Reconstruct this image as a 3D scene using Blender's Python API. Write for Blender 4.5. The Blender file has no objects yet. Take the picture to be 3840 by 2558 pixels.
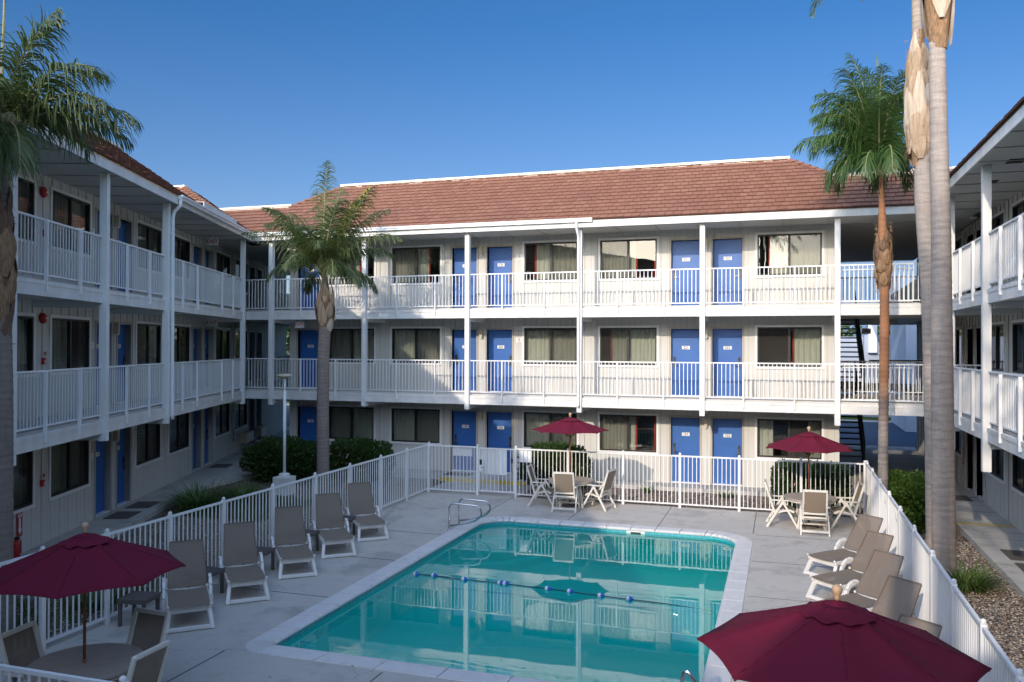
import bpy, math, random
from math import sin, cos, pi, radians as R, hypot, atan2, sqrt
from mathutils import Vector, Matrix
from mathutils.geometry import tessellate_polygon
random.seed(7)
scn = bpy.context.scene
COL = scn.collection

# ------------------------------------------------------------------ materials
def newmat(name):
    m = bpy.data.materials.new(name); m.use_nodes = True
    nt = m.node_tree; nt.nodes.clear()
    return m, nt, nt.nodes.new('ShaderNodeOutputMaterial')
def N(nt, t, **k):
    n = nt.nodes.new(t)
    for a, v in k.items(): setattr(n, a, v)
    return n
def math_(nt, op, a, b=None, c=None):
    n = N(nt, 'ShaderNodeMath', operation=op)
    for i, v in enumerate((a, b, c)):
        if v is None: continue
        if hasattr(v, 'is_linked') or hasattr(v, 'links'): nt.links.new(v, n.inputs[i])
        else: n.inputs[i].default_value = v
    return n.outputs[0]
def mixc(nt, f, a, b, mode='MIX'):
    n = N(nt, 'ShaderNodeMix', data_type='RGBA', blend_type=mode)
    for i, v in ((0, f), (6, a), (7, b)):
        if hasattr(v, 'links'): nt.links.new(v, n.inputs[i])
        elif i == 0: n.inputs[0].default_value = v
        else: n.inputs[i].default_value = (*v, 1)
    return n.outputs[2]
def noise(nt, vec, scale, detail=4, rough=.6):
    n = N(nt, 'ShaderNodeTexNoise'); n.inputs['Scale'].default_value = scale
    n.inputs['Detail'].default_value = detail; n.inputs['Roughness'].default_value = rough
    if vec is not None: nt.links.new(vec, n.inputs['Vector'])
    return n
def ramp(nt, f, p0, p1):
    n = N(nt, 'ShaderNodeMapRange'); n.inputs[1].default_value = p0; n.inputs[2].default_value = p1
    nt.links.new(f, n.inputs[0]); return n.outputs[0]
def coords(nt, kind='Object', scale=None, loc=None):
    t = N(nt, 'ShaderNodeTexCoord').outputs[kind]
    if scale or loc:
        mp = N(nt, 'ShaderNodeMapping'); nt.links.new(t, mp.inputs[0])
        if scale: mp.inputs['Scale'].default_value = scale
        t = mp.outputs[0]
    return t
def bsdf(nt, out, col, rough=.7, metal=0, spec=.4, bump=None, bs=.3, bd=.01):
    b = N(nt, 'ShaderNodeBsdfPrincipled')
    if hasattr(col, 'links'): nt.links.new(col, b.inputs['Base Color'])
    else: b.inputs['Base Color'].default_value = (*col, 1)
    if hasattr(rough, 'links'): nt.links.new(rough, b.inputs['Roughness'])
    else: b.inputs['Roughness'].default_value = rough
    b.inputs['Metallic'].default_value = metal; b.inputs['Specular IOR Level'].default_value = spec
    if bump is not None:
        n = N(nt, 'ShaderNodeBump'); n.inputs['Strength'].default_value = bs; n.inputs['Distance'].default_value = bd
        nt.links.new(bump, n.inputs['Height']); nt.links.new(n.outputs[0], b.inputs['Normal'])
    nt.links.new(b.outputs[0], out.inputs[0]); return b
def paint(name, col, col2=None, scale=3, rough=.6, amt=.5, fine=60, bs=.15, metal=0, spec=.35, dirt=None, stretch=None):
    m, nt, out = newmat(name); v = coords(nt, scale=stretch)
    n1 = noise(nt, v, scale, 6); n2 = noise(nt, v, fine, 3)
    col2 = col2 or tuple(c * .82 for c in col)
    c = mixc(nt, math_(nt, 'MULTIPLY', ramp(nt, n1.outputs[0], .35, .7), amt), col, col2)
    if dirt:
        n3 = noise(nt, v, scale * 2.3, 8, .75)
        c = mixc(nt, math_(nt, 'MULTIPLY', ramp(nt, n3.outputs[0], .6, .72), .55), c, dirt)
    bsdf(nt, out, c, rough, metal, spec, n2.outputs[0], bs, .01); return m
M = {}
WHITE = (.78, .765, .73)
M['white'] = paint('white_paint', WHITE, (.70, .685, .65), 1.2, .55, .7, 45, .15)
M['rail'] = paint('rail_enamel', (.80, .79, .77), (.72, .70, .67), 2, .45, .6, 70, .1)
M['weather'] = paint('weathered_white_board', WHITE, (.64, .61, .56), 1.1, .65, .9, 30, .3, dirt=(.38, .33, .27), stretch=(2.2, 2.2, .7))
M['trim'] = paint('beige_trim', (.66, .61, .52), None, 2, .6, .5)
M['dframe'] = paint('taupe_door_frame', (.45, .40, .34), None, 2, .55, .5)
M['blue'] = paint('blue_door_paint', (.022, .105, .36), (.035, .14, .41), 1.3, .42, .9, 40, .1, spec=.45)
M['bronze'] = paint('dark_bronze_frame', (.022, .02, .018), (.035, .03, .026), 4, .4, .6)
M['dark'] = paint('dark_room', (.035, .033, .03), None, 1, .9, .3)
M['soffit'] = paint('soffit_paint', (.55, .53, .49), (.48, .46, .42), 1.2, .75, .6, 20, .2)
M['gut'] = paint('white_gutter_metal', (.80, .80, .80), (.74, .74, .74), 2, .35, .4, 30, .05)
M['red'] = paint('red_enamel', (.45, .02, .02), None, 3, .4, .4)
M['maroon'] = None
M['resin'] = paint('white_resin', (.70, .66, .58), (.62, .57, .49), 4, .45, .6, 60, .08)
M['resinw'] = paint('lounger_white_resin', (.76, .73, .68), (.66, .62, .57), 4, .45, .6, 60, .08)
M['brownp'] = paint('brown_resin', (.12, .10, .09), None, 4, .55, .5)
M['wood'] = paint('varnished_pole_wood', (.30, .12, .045), (.20, .07, .03), 3, .4, .8, 60, .15, stretch=(6, 6, 1))
M['woodl'] = paint('pale_wood_finial', (.55, .36, .22), None, 8, .5, .5)
M['steel'] = paint('stainless_steel', (.55, .56, .58), (.45, .46, .48), 5, .16, .5, 80, .02, metal=1)
M['lockm'] = paint('bronze_lock_metal', (.10, .095, .09), None, 5, .45, .4, metal=.6)
M['black'] = paint('black_iron', (.02, .022, .025), None, 3, .5, .4)
M['mat'] = paint('brown_doormat', (.10, .085, .075), (.14, .12, .10), 30, .95, .7, 200, .5)
M['yellow'] = paint('yellow_kerb_paint', (.70, .50, .03), (.45, .33, .08), 5, .6, .8)
M['orange'] = paint('orange_red_curtain', (.55, .06, .025), None, 3, .8, .4)
M['text'] = paint('black_lettering', (.015, .015, .015), None, 3, .5, .1)
M['plate'] = paint('white_plate', (.82, .82, .80), None, 3, .4, .2)
M['beigebox'] = paint('beige_lamp_housing', (.58, .50, .36), None, 5, .5, .4)
M['pipe'] = M['rail']
M['steelbldg'] = paint('pale_stucco', (.40, .44, .52), (.36, .40, .47), .7, .8, .6, 20, .2)
M['bluewall'] = paint('blue_grey_wall', (.105, .165, .27), (.115, .18, .285), .3, .85, .6)
M['darkroof'] = paint('dark_shingle', (.03, .032, .03), None, 4, .9, .5)
M['petal'] = paint('pink_petal', (.75, .45, .42), None, 5, .6, .4)
M['rope'] = paint('dark_rope', (.03, .05, .09), None, 5, .6, .3)
M['floatw'] = paint('white_float', (.8, .8, .8), None, 5, .35, .2)
M['floatb'] = paint('blue_float', (.02, .14, .50), None, 5, .35, .3)
M['cap'] = paint('cream_ridge_cap', (.78, .74, .66), (.70, .65, .56), 2, .5, .5)
M['green_tile'] = None

def siding():
    m, nt, out = newmat('grooved_siding'); v = coords(nt)
    sep = N(nt, 'ShaderNodeSeparateXYZ'); nt.links.new(v, sep.inputs[0])
    f = math_(nt, 'FRACT', math_(nt, 'DIVIDE', math_(nt, 'ADD', sep.outputs[0], 200.03), .2033))
    g = math_(nt, 'LESS_THAN', f, .045)
    n1 = noise(nt, v, .9, 6); n2 = noise(nt, coords(nt, scale=(14, 14, 1.2)), 6, 4)
    c = mixc(nt, math_(nt, 'MULTIPLY', ramp(nt, n1.outputs[0], .35, .7), .5), (.60, .58, .53), (.545, .52, .47))
    c = mixc(nt, math_(nt, 'MULTIPLY', ramp(nt, n2.outputs[0], .5, .8), .18), c, (.5, .46, .4))
    c = mixc(nt, math_(nt, 'MULTIPLY', g, .6), c, (.30, .27, .22))
    h = math_(nt, 'SUBTRACT', math_(nt, 'MULTIPLY', n2.outputs[0], .12), math_(nt, 'MULTIPLY', g, 1))
    bsdf(nt, out, c, .7, 0, .3, h, .6, .008); return m
M['siding'] = siding()

def tile_mat():
    m, nt, out = newmat('terracotta_tile'); g = N(nt, 'ShaderNodeNewGeometry'); v = coords(nt)
    r = g.outputs['Random Per Island']
    c = mixc(nt, r, (.29, .142, .088), (.24, .11, .07))
    n1 = noise(nt, v, .5, 5); c = mixc(nt, math_(nt, 'MULTIPLY', ramp(nt, n1.outputs[0], .45, .75), .45), c, (.19, .08, .06))
    n2 = noise(nt, v, 14, 6); c = mixc(nt, math_(nt, 'MULTIPLY', ramp(nt, n2.outputs[0], .4, .8), .3), c, (.34, .16, .115))
    bsdf(nt, out, c, .8, 0, .25, n2.outputs[0], .3, .01); return m
M['tile'] = tile_mat()

M['tedge'] = paint('shaded_tile_edge', (.16, .070, .05), None, 5, .9, .5)  # shade between tile courses put into the edge and underlay colour
def concrete(name, a, b, stain, sc=1.0, crack=.28):
    m, nt, out = newmat(name); v = coords(nt)
    n1 = noise(nt, v, .35 * sc, 8, .65); n2 = noise(nt, v, 2.2 * sc, 8, .7); n3 = noise(nt, v, 60, 3); n4 = noise(nt, coords(nt, scale=(.4, 2.2, 1)), 1.1 * sc, 7, .7)
    c = mixc(nt, ramp(nt, n1.outputs[0], .3, .7), a, b)
    c = mixc(nt, math_(nt, 'MULTIPLY', ramp(nt, n2.outputs[0], .5, .68), .75), c, stain)
    c = mixc(nt, math_(nt, 'MULTIPLY', ramp(nt, n4.outputs[0], .5, .75), .35), c, tuple(min(1, x * 1.2) for x in a))
    c = mixc(nt, .25, c, mixc(nt, n3.outputs[0], tuple(x * .6 for x in a), tuple(min(1, x * 1.3) for x in a)))
    vo = N(nt, 'ShaderNodeTexVoronoi'); vo.inputs['Scale'].default_value = 1.3; nt.links.new(v, vo.inputs['Vector'])
    nw = noise(nt, v, .55 * sc, 5, .6)
    wet = math_(nt, 'MULTIPLY', ramp(nt, nw.outputs[0], .55, .64), .34 if crack else 0)
    c = mixc(nt, wet, c, tuple(x * .72 for x in stain))
    wv = N(nt, 'ShaderNodeTexVoronoi', feature='DISTANCE_TO_EDGE'); wv.inputs['Scale'].default_value = .33
    nd = noise(nt, v, 2.5, 4, .7); dv = N(nt, 'ShaderNodeVectorMath', operation='MULTIPLY_ADD'); nt.links.new(nd.outputs['Color'], dv.inputs[0]); dv.inputs[1].default_value = (.35, .35, 0); nt.links.new(v, dv.inputs[2]); nt.links.new(dv.outputs[0], wv.inputs['Vector'])
    c = mixc(nt, math_(nt, 'MULTIPLY', math_(nt, 'LESS_THAN', wv.outputs['Distance'], .003), crack), c, (.12, .115, .11))
    spot = math_(nt, 'LESS_THAN', vo.outputs['Distance'], .035)
    c = mixc(nt, math_(nt, 'MULTIPLY', spot, .55), c, (.12, .11, .10))
    bsdf(nt, out, c, .82, 0, .3, math_(nt, 'ADD', n3.outputs[0], n2.outputs[0]), .25, .006); return m
M['deck'] = concrete('pool_deck_concrete', (.56, .51, .445), (.47, .435, .385), (.33, .31, .285))
M['walk'] = concrete('walkway_concrete', (.52, .49, .44), (.46, .43, .385), (.34, .32, .28))
M['coping'] = concrete('coping_stone', (.70, .67, .64), (.64, .61, .58), (.52, .49, .46), 2, 0)
M['joint'] = paint('dark_joint', (.09, .085, .08), None, 5, .9, .3)
M['asphalt'] = concrete('asphalt', (.07, .07, .072), (.06, .06, .062), (.045, .045, .047))
M['bluepave'] = paint('blue_painted_paving', (.004, .045, .095), (.006, .06, .12), 1.5, .6, .7)

def gravel():
    m, nt, out = newmat('pea_gravel'); v = coords(nt)
    vo = N(nt, 'ShaderNodeTexVoronoi'); vo.inputs['Scale'].default_value = 22; nt.links.new(v, vo.inputs['Vector'])
    sep = N(nt, 'ShaderNodeSeparateColor'); nt.links.new(vo.outputs['Color'], sep.inputs[0])
    c = mixc(nt, sep.outputs[0], (.20, .16, .12), (.42, .34, .26))
    c = mixc(nt, math_(nt, 'GREATER_THAN', sep.outputs[1], .8), c, (.55, .50, .44))
    c = mixc(nt, math_(nt, 'GREATER_THAN', sep.outputs[2], .8), c, (.16, .09, .07))
    c = mixc(nt, ramp(nt, vo.outputs['Distance'], .35, .7), c, (.05, .04, .03))
    n1 = noise(nt, v, .8, 4); c = mixc(nt, math_(nt, 'MULTIPLY', ramp(nt, n1.outputs[0], .5, .7), .4), c, (.11, .08, .06))
    h = math_(nt, 'SUBTRACT', 1, vo.outputs['Distance'])
    bsdf(nt, out, c, .85, 0, .3, h, 1, .02); return m
M['gravel'] = gravel()
def pebble():
    m, nt, out = newmat('pebble_stone'); g = N(nt, 'ShaderNodeNewGeometry')
    cr = N(nt, 'ShaderNodeValToRGB'); nt.links.new(g.outputs['Random Per Island'], cr.inputs[0])
    e = cr.color_ramp.elements; e[0].position = 0; e[0].color = (.16, .10, .07, 1); e[1].position = 1; e[1].color = (.62, .55, .46, 1)
    for p, c in ((.25, (.27, .20, .15)), (.5, (.36, .29, .21)), (.7, (.22, .15, .12)), (.85, (.45, .38, .30))):
        q = e.new(p); q.color = (*c, 1)
    bsdf(nt, out, cr.outputs[0], .75, 0, .35); return m
M['pebble'] = pebble()
def leafmat(name, a, b, sp=.35, tr=.3, rough=.45):
    m, nt, out = newmat(name); g = N(nt, 'ShaderNodeNewGeometry')
    n1 = noise(nt, coords(nt), 1.6, 3)
    c = mixc(nt, g.outputs['Random Per Island'], a, b)
    c = mixc(nt, math_(nt, 'MULTIPLY', ramp(nt, n1.outputs[0], .4, .7), .45), c, tuple(x * .55 for x in a))
    p = N(nt, 'ShaderNodeBsdfPrincipled'); nt.links.new(c, p.inputs['Base Color']); p.inputs['Roughness'].default_value = rough
    p.inputs['Specular IOR Level'].default_value = sp
    t = N(nt, 'ShaderNodeBsdfTranslucent'); nt.links.new(mixc(nt, .5, c, (.12, .2, .02)), t.inputs[0])
    mx = N(nt, 'ShaderNodeMixShader'); mx.inputs[0].default_value = tr
    nt.links.new(p.outputs[0], mx.inputs[1]); nt.links.new(t.outputs[0], mx.inputs[2]); nt.links.new(mx.outputs[0], out.inputs[0]); return m
M['frond'] = leafmat('palm_leaflet', (.075, .115, .035), (.13, .155, .055), .5)
M['frondb'] = leafmat('palm_leaflet_green', (.055, .12, .03), (.09, .16, .045), .5)
M['frondy'] = leafmat('palm_leaflet_yellow', (.42, .36, .04), (.55, .42, .06), .4)
M['bush'] = leafmat('bush_leaf', (.030, .062, .014), (.055, .10, .022), .22, .15, .6)
M['hedge'] = leafmat('hedge_leaf', (.06, .12, .016), (.10, .17, .028), .25, .25, .55)
M['blade'] = leafmat('strap_leaf', (.07, .13, .03), (.13, .19, .05), .4)
M['grass'] = leafmat('grass_blade', (.06, .10, .02), (.10, .14, .035), .2)
M['treeleaf'] = leafmat('tree_leaf', (.05, .085, .02), (.09, .12, .035), .3)
M['rachis'] = paint('palm_rachis', (.30, .27, .14), (.24, .24, .10), 3, .5, .5)
M['deadfib'] = leafmat('dead_fibre', (.24, .14, .07), (.36, .22, .12), .2, .1, .8)

def trunk_mat(name, a, b, ring, rs=9, up=None, z0=0, z1=1):
    m, nt, out = newmat(name); v = coords(nt)
    sep = N(nt, 'ShaderNodeSeparateXYZ'); nt.links.new(v, sep.inputs[0])
    n1 = noise(nt, coords(nt, scale=(2, 2, 5)), 3, 6, .7); n2 = noise(nt, coords(nt, scale=(14, 14, 1.5)), 2, 5)
    nw = noise(nt, v, 2.2, 3)
    zz = math_(nt, 'ADD', math_(nt, 'MULTIPLY', sep.outputs[2], rs), math_(nt, 'MULTIPLY', nw.outputs[0], 6.5))
    w = math_(nt, 'POWER', math_(nt, 'ABSOLUTE', math_(nt, 'SINE', zz)), .35)
    n5 = noise(nt, coords(nt, scale=(1.2, 1.2, 9)), 2.5, 5, .7)
    c = mixc(nt, n1.outputs[0], a, b)
    c = mixc(nt, math_(nt, 'MULTIPLY', ramp(nt, n5.outputs[0], .45, .7), .5), c, tuple(x * 1.35 for x in a))
    c = mixc(nt, math_(nt, 'MULTIPLY', ramp(nt, n2.outputs[0], .5, .75), .35), c, ring)
    if up:
        f = N(nt, 'ShaderNodeMapRange'); f.inputs[1].default_value = z0; f.inputs[2].default_value = z1
        nt.links.new(math_(nt, 'ADD', sep.outputs[2], math_(nt, 'MULTIPLY', nw.outputs[0], 1.2)), f.inputs[0]); c = mixc(nt, f.outputs[0], c, up)
        c = mixc(nt, math_(nt, 'MULTIPLY', ramp(nt, n1.outputs[0], .5, .7), .5), c, tuple(x * .6 for x in a))
    n7 = noise(nt, v, 1.3, 4); c = mixc(nt, math_(nt, 'MULTIPLY', math_(nt, 'SUBTRACT', 1, w), math_(nt, 'MULTIPLY', ramp(nt, n7.outputs[0], .35, .65), .8)), c, ring)
    h = math_(nt, 'ADD', math_(nt, 'MULTIPLY', w, .35), math_(nt, 'ADD', n1.outputs[0], n2.outputs[0]))
    bsdf(nt, out, c, .9, 0, .2, h, .5, .012); return m
M['trunk'] = trunk_mat('grey_ringed_trunk', (.40, .335, .285), (.25, .21, .185), (.16, .125, .10), 21)
M['trunkc'] = trunk_mat('dark_ringed_trunk', (.26, .21, .18), (.19, .155, .13), (.10, .08, .07), 30)
M['trunkr'] = trunk_mat('brown_ringed_trunk', (.33, .29, .26), (.26, .22, .19), (.10, .05, .03), 24, (.33, .155, .075), 3.0, 4.2)
M['boot'] = paint('dead_leaf_base', (.46, .34, .235), (.25, .15, .08), 3, .85, .9, 22, .8, stretch=(7, 7, .8))
M['bootl'] = paint('pale_leaf_base', (.55, .46, .36), (.36, .26, .17), 3, .8, .8, 22, .6, stretch=(7, 7, .8))
M['bootd'] = paint('brown_leaf_base', (.20, .12, .075), (.10, .055, .035), 5, .9, 1, 30, .8, stretch=(6, 6, 1))
M['fibre'] = paint('trunk_fibre', (.36, .22, .12), (.13, .075, .04), 7, .95, 1, 30, 1, stretch=(6, 6, 1.2))

def fabric(name, col, col2, sc=900, alpha=1.0):
    m, nt, out = newmat(name); v = coords(nt)
    n1 = noise(nt, v, 1.8, 5); n2 = noise(nt, v, 220, 2)
    c = mixc(nt, math_(nt, 'MULTIPLY', n1.outputs[0], .8), col, col2)
    c = mixc(nt, math_(nt, 'MULTIPLY', n2.outputs[0], .5), c, tuple(x * .6 for x in col))
    p = bsdf(nt, out, c, .85, 0, .2, n2.outputs[0], .3, .003)
    p.inputs['Sheen Weight'].default_value = .0
    if alpha < 1: p.inputs['Alpha'].default_value = alpha
    return m
M['maroon'] = fabric('maroon_canvas', (.15, .010, .030), (.18, .014, .036))
M['sling'] = fabric('taupe_sling', (.25, .195, .145), (.28, .22, .165), alpha=.93)
M['slingd'] = fabric('dark_taupe_sling', (.215, .168, .13), (.24, .19, .15), alpha=.90)

def tabletop():
    m, nt, out = newmat('stone_pattern_tabletop'); v = coords(nt)
    b = N(nt, 'ShaderNodeTexBrick'); nt.links.new(v, b.inputs[0]); b.inputs['Scale'].default_value = 5
    b.inputs['Mortar Size'].default_value = .012
    b.inputs['Color1'].default_value = (.42, .34, .27, 1); b.inputs['Color2'].default_value = (.36, .29, .235, 1); b.inputs['Mortar'].default_value = (.27, .21, .17, 1)
    n = noise(nt, v, 6, 6); c = mixc(nt, math_(nt, 'MULTIPLY', n.outputs[0], .6), b.outputs[0], (.45, .40, .34))
    bsdf(nt, out, c, .5, 0, .4, n.outputs[0], .1, .005); return m
M['ttop'] = tabletop()

def glass():
    m, nt, out = newmat('window_glass')
    fr = N(nt, 'ShaderNodeFresnel'); fr.inputs[0].default_value = 1.55
    n = noise(nt, coords(nt, scale=(1, 1, 1)), 1.3, 2)
    bp = N(nt, 'ShaderNodeBump'); bp.inputs['Strength'].default_value = .05; bp.inputs['Distance'].default_value = .02; nt.links.new(n.outputs[0], bp.inputs['Height'])
    t = N(nt, 'ShaderNodeBsdfTransparent'); t.inputs[0].default_value = (.80, .83, .82, 1)
    g = N(nt, 'ShaderNodeBsdfGlossy'); g.inputs['Roughness'].default_value = .01; nt.links.new(bp.outputs[0], g.inputs['Normal'])
    f = math_(nt, 'ADD', math_(nt, 'MULTIPLY', fr.outputs[0], 1.0), .05)
    mx = N(nt, 'ShaderNodeMixShader'); nt.links.new(f, mx.inputs[0]); nt.links.new(t.outputs[0], mx.inputs[1]); nt.links.new(g.outputs[0], mx.inputs[2])
    nt.links.new(mx.outputs[0], out.inputs[0]); return m
M['glass'] = glass()
def screen():
    m, nt, out = newmat('insect_screen')
    t = N(nt, 'ShaderNodeBsdfTransparent'); d = N(nt, 'ShaderNodeBsdfDiffuse'); d.inputs[0].default_value = (.09, .085, .075, 1)
    mx = N(nt, 'ShaderNodeMixShader'); mx.inputs[0].default_value = .33
    nt.links.new(t.outputs[0], mx.inputs[1]); nt.links.new(d.outputs[0], mx.inputs[2]); nt.links.new(mx.outputs[0], out.inputs[0]); return m
M['screen'] = screen()
def curtain():
    m, nt, out = newmat('cream_curtain'); v = coords(nt, scale=(1, 1, .2)); n = noise(nt, v, 9, 3)
    c = mixc(nt, n.outputs[0], (.50, .49, .39), (.59, .58, .47))
    bsdf(nt, out, c, .9, 0, .1); return m
M['curtain'] = curtain()
def water():
    m, nt, out = newmat('pool_water'); v = coords(nt, scale=(1, 1, 1))
    n1 = noise(nt, v, 1.3, 2, .5); n2 = noise(nt, v, 5, 2, .5)
    bp = N(nt, 'ShaderNodeBump'); bp.inputs['Strength'].default_value = .085; bp.inputs['Distance'].default_value = .012
    nt.links.new(math_(nt, 'ADD', n1.outputs[0], math_(nt, 'MULTIPLY', n2.outputs[0], .12)), bp.inputs['Height'])
    fr = N(nt, 'ShaderNodeFresnel'); fr.inputs[0].default_value = 1.62; nt.links.new(bp.outputs[0], fr.inputs['Normal'])
    t = N(nt, 'ShaderNodeBsdfTransparent'); t.inputs[0].default_value = (.02, 1.0, .86, 1)
    g = N(nt, 'ShaderNodeBsdfGlossy'); g.inputs['Roughness'].default_value = .004; nt.links.new(bp.outputs[0], g.inputs['Normal'])
    df = N(nt, 'ShaderNodeBsdfDiffuse'); df.inputs[0].default_value = (.0, .72, .60, 1)      # light scattered back by the water itself
    body = N(nt, 'ShaderNodeMixShader'); body.inputs[0].default_value = .42; nt.links.new(t.outputs[0], body.inputs[1]); nt.links.new(df.outputs[0], body.inputs[2])
    mx = N(nt, 'ShaderNodeMixShader'); nt.links.new(fr.outputs[0], mx.inputs[0]); nt.links.new(body.outputs[0], mx.inputs[1]); nt.links.new(g.outputs[0], mx.inputs[2])
    nt.links.new(mx.outputs[0], out.inputs[0]); return m
M['water'] = water()
M['plaster'] = paint('pool_plaster', (.86, .99, .98), (.80, .96, .95), .5, .8, .8, 8, .1)
def ptile():
    m, nt, out = newmat('blue_waterline_tile'); v = coords(nt)
    g = N(nt, 'ShaderNodeNewGeometry')
    c = mixc(nt, g.outputs['Random Per Island'], (.07, .40, .48), (.09, .45, .53)); n = noise(nt, v, 3, 3)
    c = mixc(nt, n.outputs[0], c, (.08, .46, .53))
    bsdf(nt, out, c, .2, 0, .5); return m
M['ptile'] = ptile()
M['bluestripe'] = paint('blue_floor_stripe', (.15, .50, .72), None, 3, .5, .3)
def lawn():
    m, nt, out = newmat('lawn'); v = coords(nt); n1 = noise(nt, v, .6, 6); n2 = noise(nt, v, 25, 4)
    c = mixc(nt, n1.outputs[0], (.07, .13, .02), (.12, .17, .03)); c = mixc(nt, math_(nt, 'MULTIPLY', n2.outputs[0], .5), c, (.04, .07, .01))
    bsdf(nt, out, c, .9, 0, .1, n2.outputs[0], .6, .03); return m
M['lawn'] = lawn()
M['soil'] = paint('garden_soil', (.07, .055, .04), (.10, .08, .055), 3, .95, 1, 40, .6)

# ------------------------------------------------------------------ mesh builder
class MB:
    def __init__(s): s.v = []; s.f = []; s.mi = []; s.mats = []
    def _m(s, m):
        m = M[m] if isinstance(m, str) else m
        if m not in s.mats: s.mats.append(m)
        return s.mats.index(m)
    def face(s, pts, m='white'):
        i = len(s.v); s.v += [tuple(p) for p in pts]; s.f.append(tuple(range(i, i + len(pts)))); s.mi.append(s._m(m))
    def mesh(s, vs, fs, m='white', T=None):
        i = len(s.v); s.v += [tuple(T @ Vector(p)) if T else tuple(p) for p in vs]
        k = s._m(m)
        for f in fs: s.f.append(tuple(i + a for a in f)); s.mi.append(k)
    def box(s, x0, x1, y0, y1, z0, z1, m='white', T=None):
        vs = [(x0, y0, z0), (x1, y0, z0), (x1, y1, z0), (x0, y1, z0), (x0, y0, z1), (x1, y0, z1), (x1, y1, z1), (x0, y1, z1)]
        s.mesh(vs, [(0, 3, 2, 1), (4, 5, 6, 7), (0, 1, 5, 4), (1, 2, 6, 5), (2, 3, 7, 6), (3, 0, 4, 7)], m, T)
    def bar(s, a, b, w, h, m='white', up=(0, 0, 1)):
        a = Vector(a); b = Vector(b); d = (b - a)
        if d.length < 1e-6: return
        d.normalize(); u = Vector(up)
        if abs(d.dot(u)) > .98: u = Vector((1, 0, 0))
        r = d.cross(u).normalized(); u = r.cross(d)
        vs = []
        for p in (a, b):
            for i, j in ((-1, -1), (1, -1), (1, 1), (-1, 1)): vs.append(p + r * (w / 2 * i) + u * (h / 2 * j))
        s.mesh(vs, [(0, 1, 2, 3), (7, 6, 5, 4), (0, 4, 5, 1), (1, 5, 6, 2), (2, 6, 7, 3), (3, 7, 4, 0)], m)
    def tube(s, pts, rad, m='white', n=8, cap=True):
        pts = [Vector(p) for p in pts]; rs = rad if isinstance(rad, (list, tuple)) else [rad] * len(pts)
        vs = []; fs = []; prev = None
        for i, p in enumerate(pts):
            d = (pts[min(i + 1, len(pts) - 1)] - pts[max(i - 1, 0)]).normalized()
            if prev is None:
                u = Vector((0, 0, 1)) if abs(d.z) < .9 else Vector((1, 0, 0))
                prev = (u - d * u.dot(d)).normalized()
            else: prev = (prev - d * prev.dot(d)).normalized()
            q = d.cross(prev)
            for k in range(n):
                a = 2 * pi * k / n; vs.append(p + (prev * cos(a) + q * sin(a)) * rs[i])
        for i in range(len(pts) - 1):
            for k in range(n):
                a = i * n + k; b = i * n + (k + 1) % n; fs.append((a, b, b + n, a + n))
        if cap: fs += [tuple(reversed(range(n))), tuple(range((len(pts) - 1) * n, len(pts) * n))]
        s.mesh(vs, fs, m)
    def lathe(s, prof, c=(0, 0, 0), m='white', n=16, sq=1):
        vs = []; fs = []
        for r, z in prof:
            for k in range(n):
                a = 2 * pi * k / n; vs.append((c[0] + r * cos(a), c[1] + r * sin(a), c[2] + z))
        for i in range(len(prof) - 1):
            for k in range(n):
                a = i * n + k; b = i * n + (k + 1) % n; fs.append((a, b, b + n, a + n))
        fs += [tuple(reversed(range(n))), tuple(range((len(prof) - 1) * n, len(prof) * n))]
        s.mesh(vs, fs, m)
    def ball(s, c, r, m='white', n=10, rz=None):
        rz = rz or r
        s.lathe([(r * sin(pi * i / 6) + 1e-4, -rz * cos(pi * i / 6)) for i in range(7)], c, m, n)
    def build(s, name, parent=None, smooth=False, loc=None, bevel=0):
        me = bpy.data.meshes.new(name); me.from_pydata(s.v, [], s.f)
        for m in s.mats: me.materials.append(m)
        me.polygons.foreach_set('material_index', s.mi)
        if smooth: me.polygons.foreach_set('use_smooth', [True] * len(s.f))
        me.update(); o = bpy.data.objects.new(name, me); COL.objects.link(o)
        if parent: o.parent = parent
        if loc: o.location = loc
        if smooth == 'auto' or bevel:
            pass
        if bevel:
            b = o.modifiers.new('bevel', 'BEVEL'); b.width = bevel; b.segments = 2; b.limit_method = 'ANGLE'
        return o
def tag(o, label=None, cat=None, group=None, kind=None):
    if label: o['label'] = label
    if cat: o['category'] = cat
    if group: o['group'] = group
    if kind: o['kind'] = kind
    return o
def empty(name, loc=(0, 0, 0), rz=0):
    o = bpy.data.objects.new(name, None); COL.objects.link(o); o.location = loc; o.rotation_euler = (0, 0, rz); o.empty_display_size = .2
    return o
def copy_tree(o, parent=None):
    c = o.copy(); COL.objects.link(c); c.parent = parent
    for ch in list(o.children): copy_tree(ch, c)
    return c
_tc = {}
def text_mesh(s, size):
    k = (s, size)
    if k in _tc: return _tc[k]
    cu = bpy.data.curves.new('lettering', 'FONT'); cu.body = s; cu.size = size; cu.align_x = 'CENTER'; cu.align_y = 'CENTER'; cu.resolution_u = 2
    cu.offset = size * .018
    o = bpy.data.objects.new('lettering', cu); COL.objects.link(o)
    dg = bpy.context.evaluated_depsgraph_get(); me = o.evaluated_get(dg).to_mesh()
    vs = [tuple(v.co) for v in me.vertices]; fs = [tuple(p.vertices) for p in me.polygons]
    o.evaluated_get(dg).to_mesh_clear(); bpy.data.objects.remove(o); bpy.data.curves.remove(cu)
    _tc[k] = (vs, fs); return _tc[k]

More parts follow.
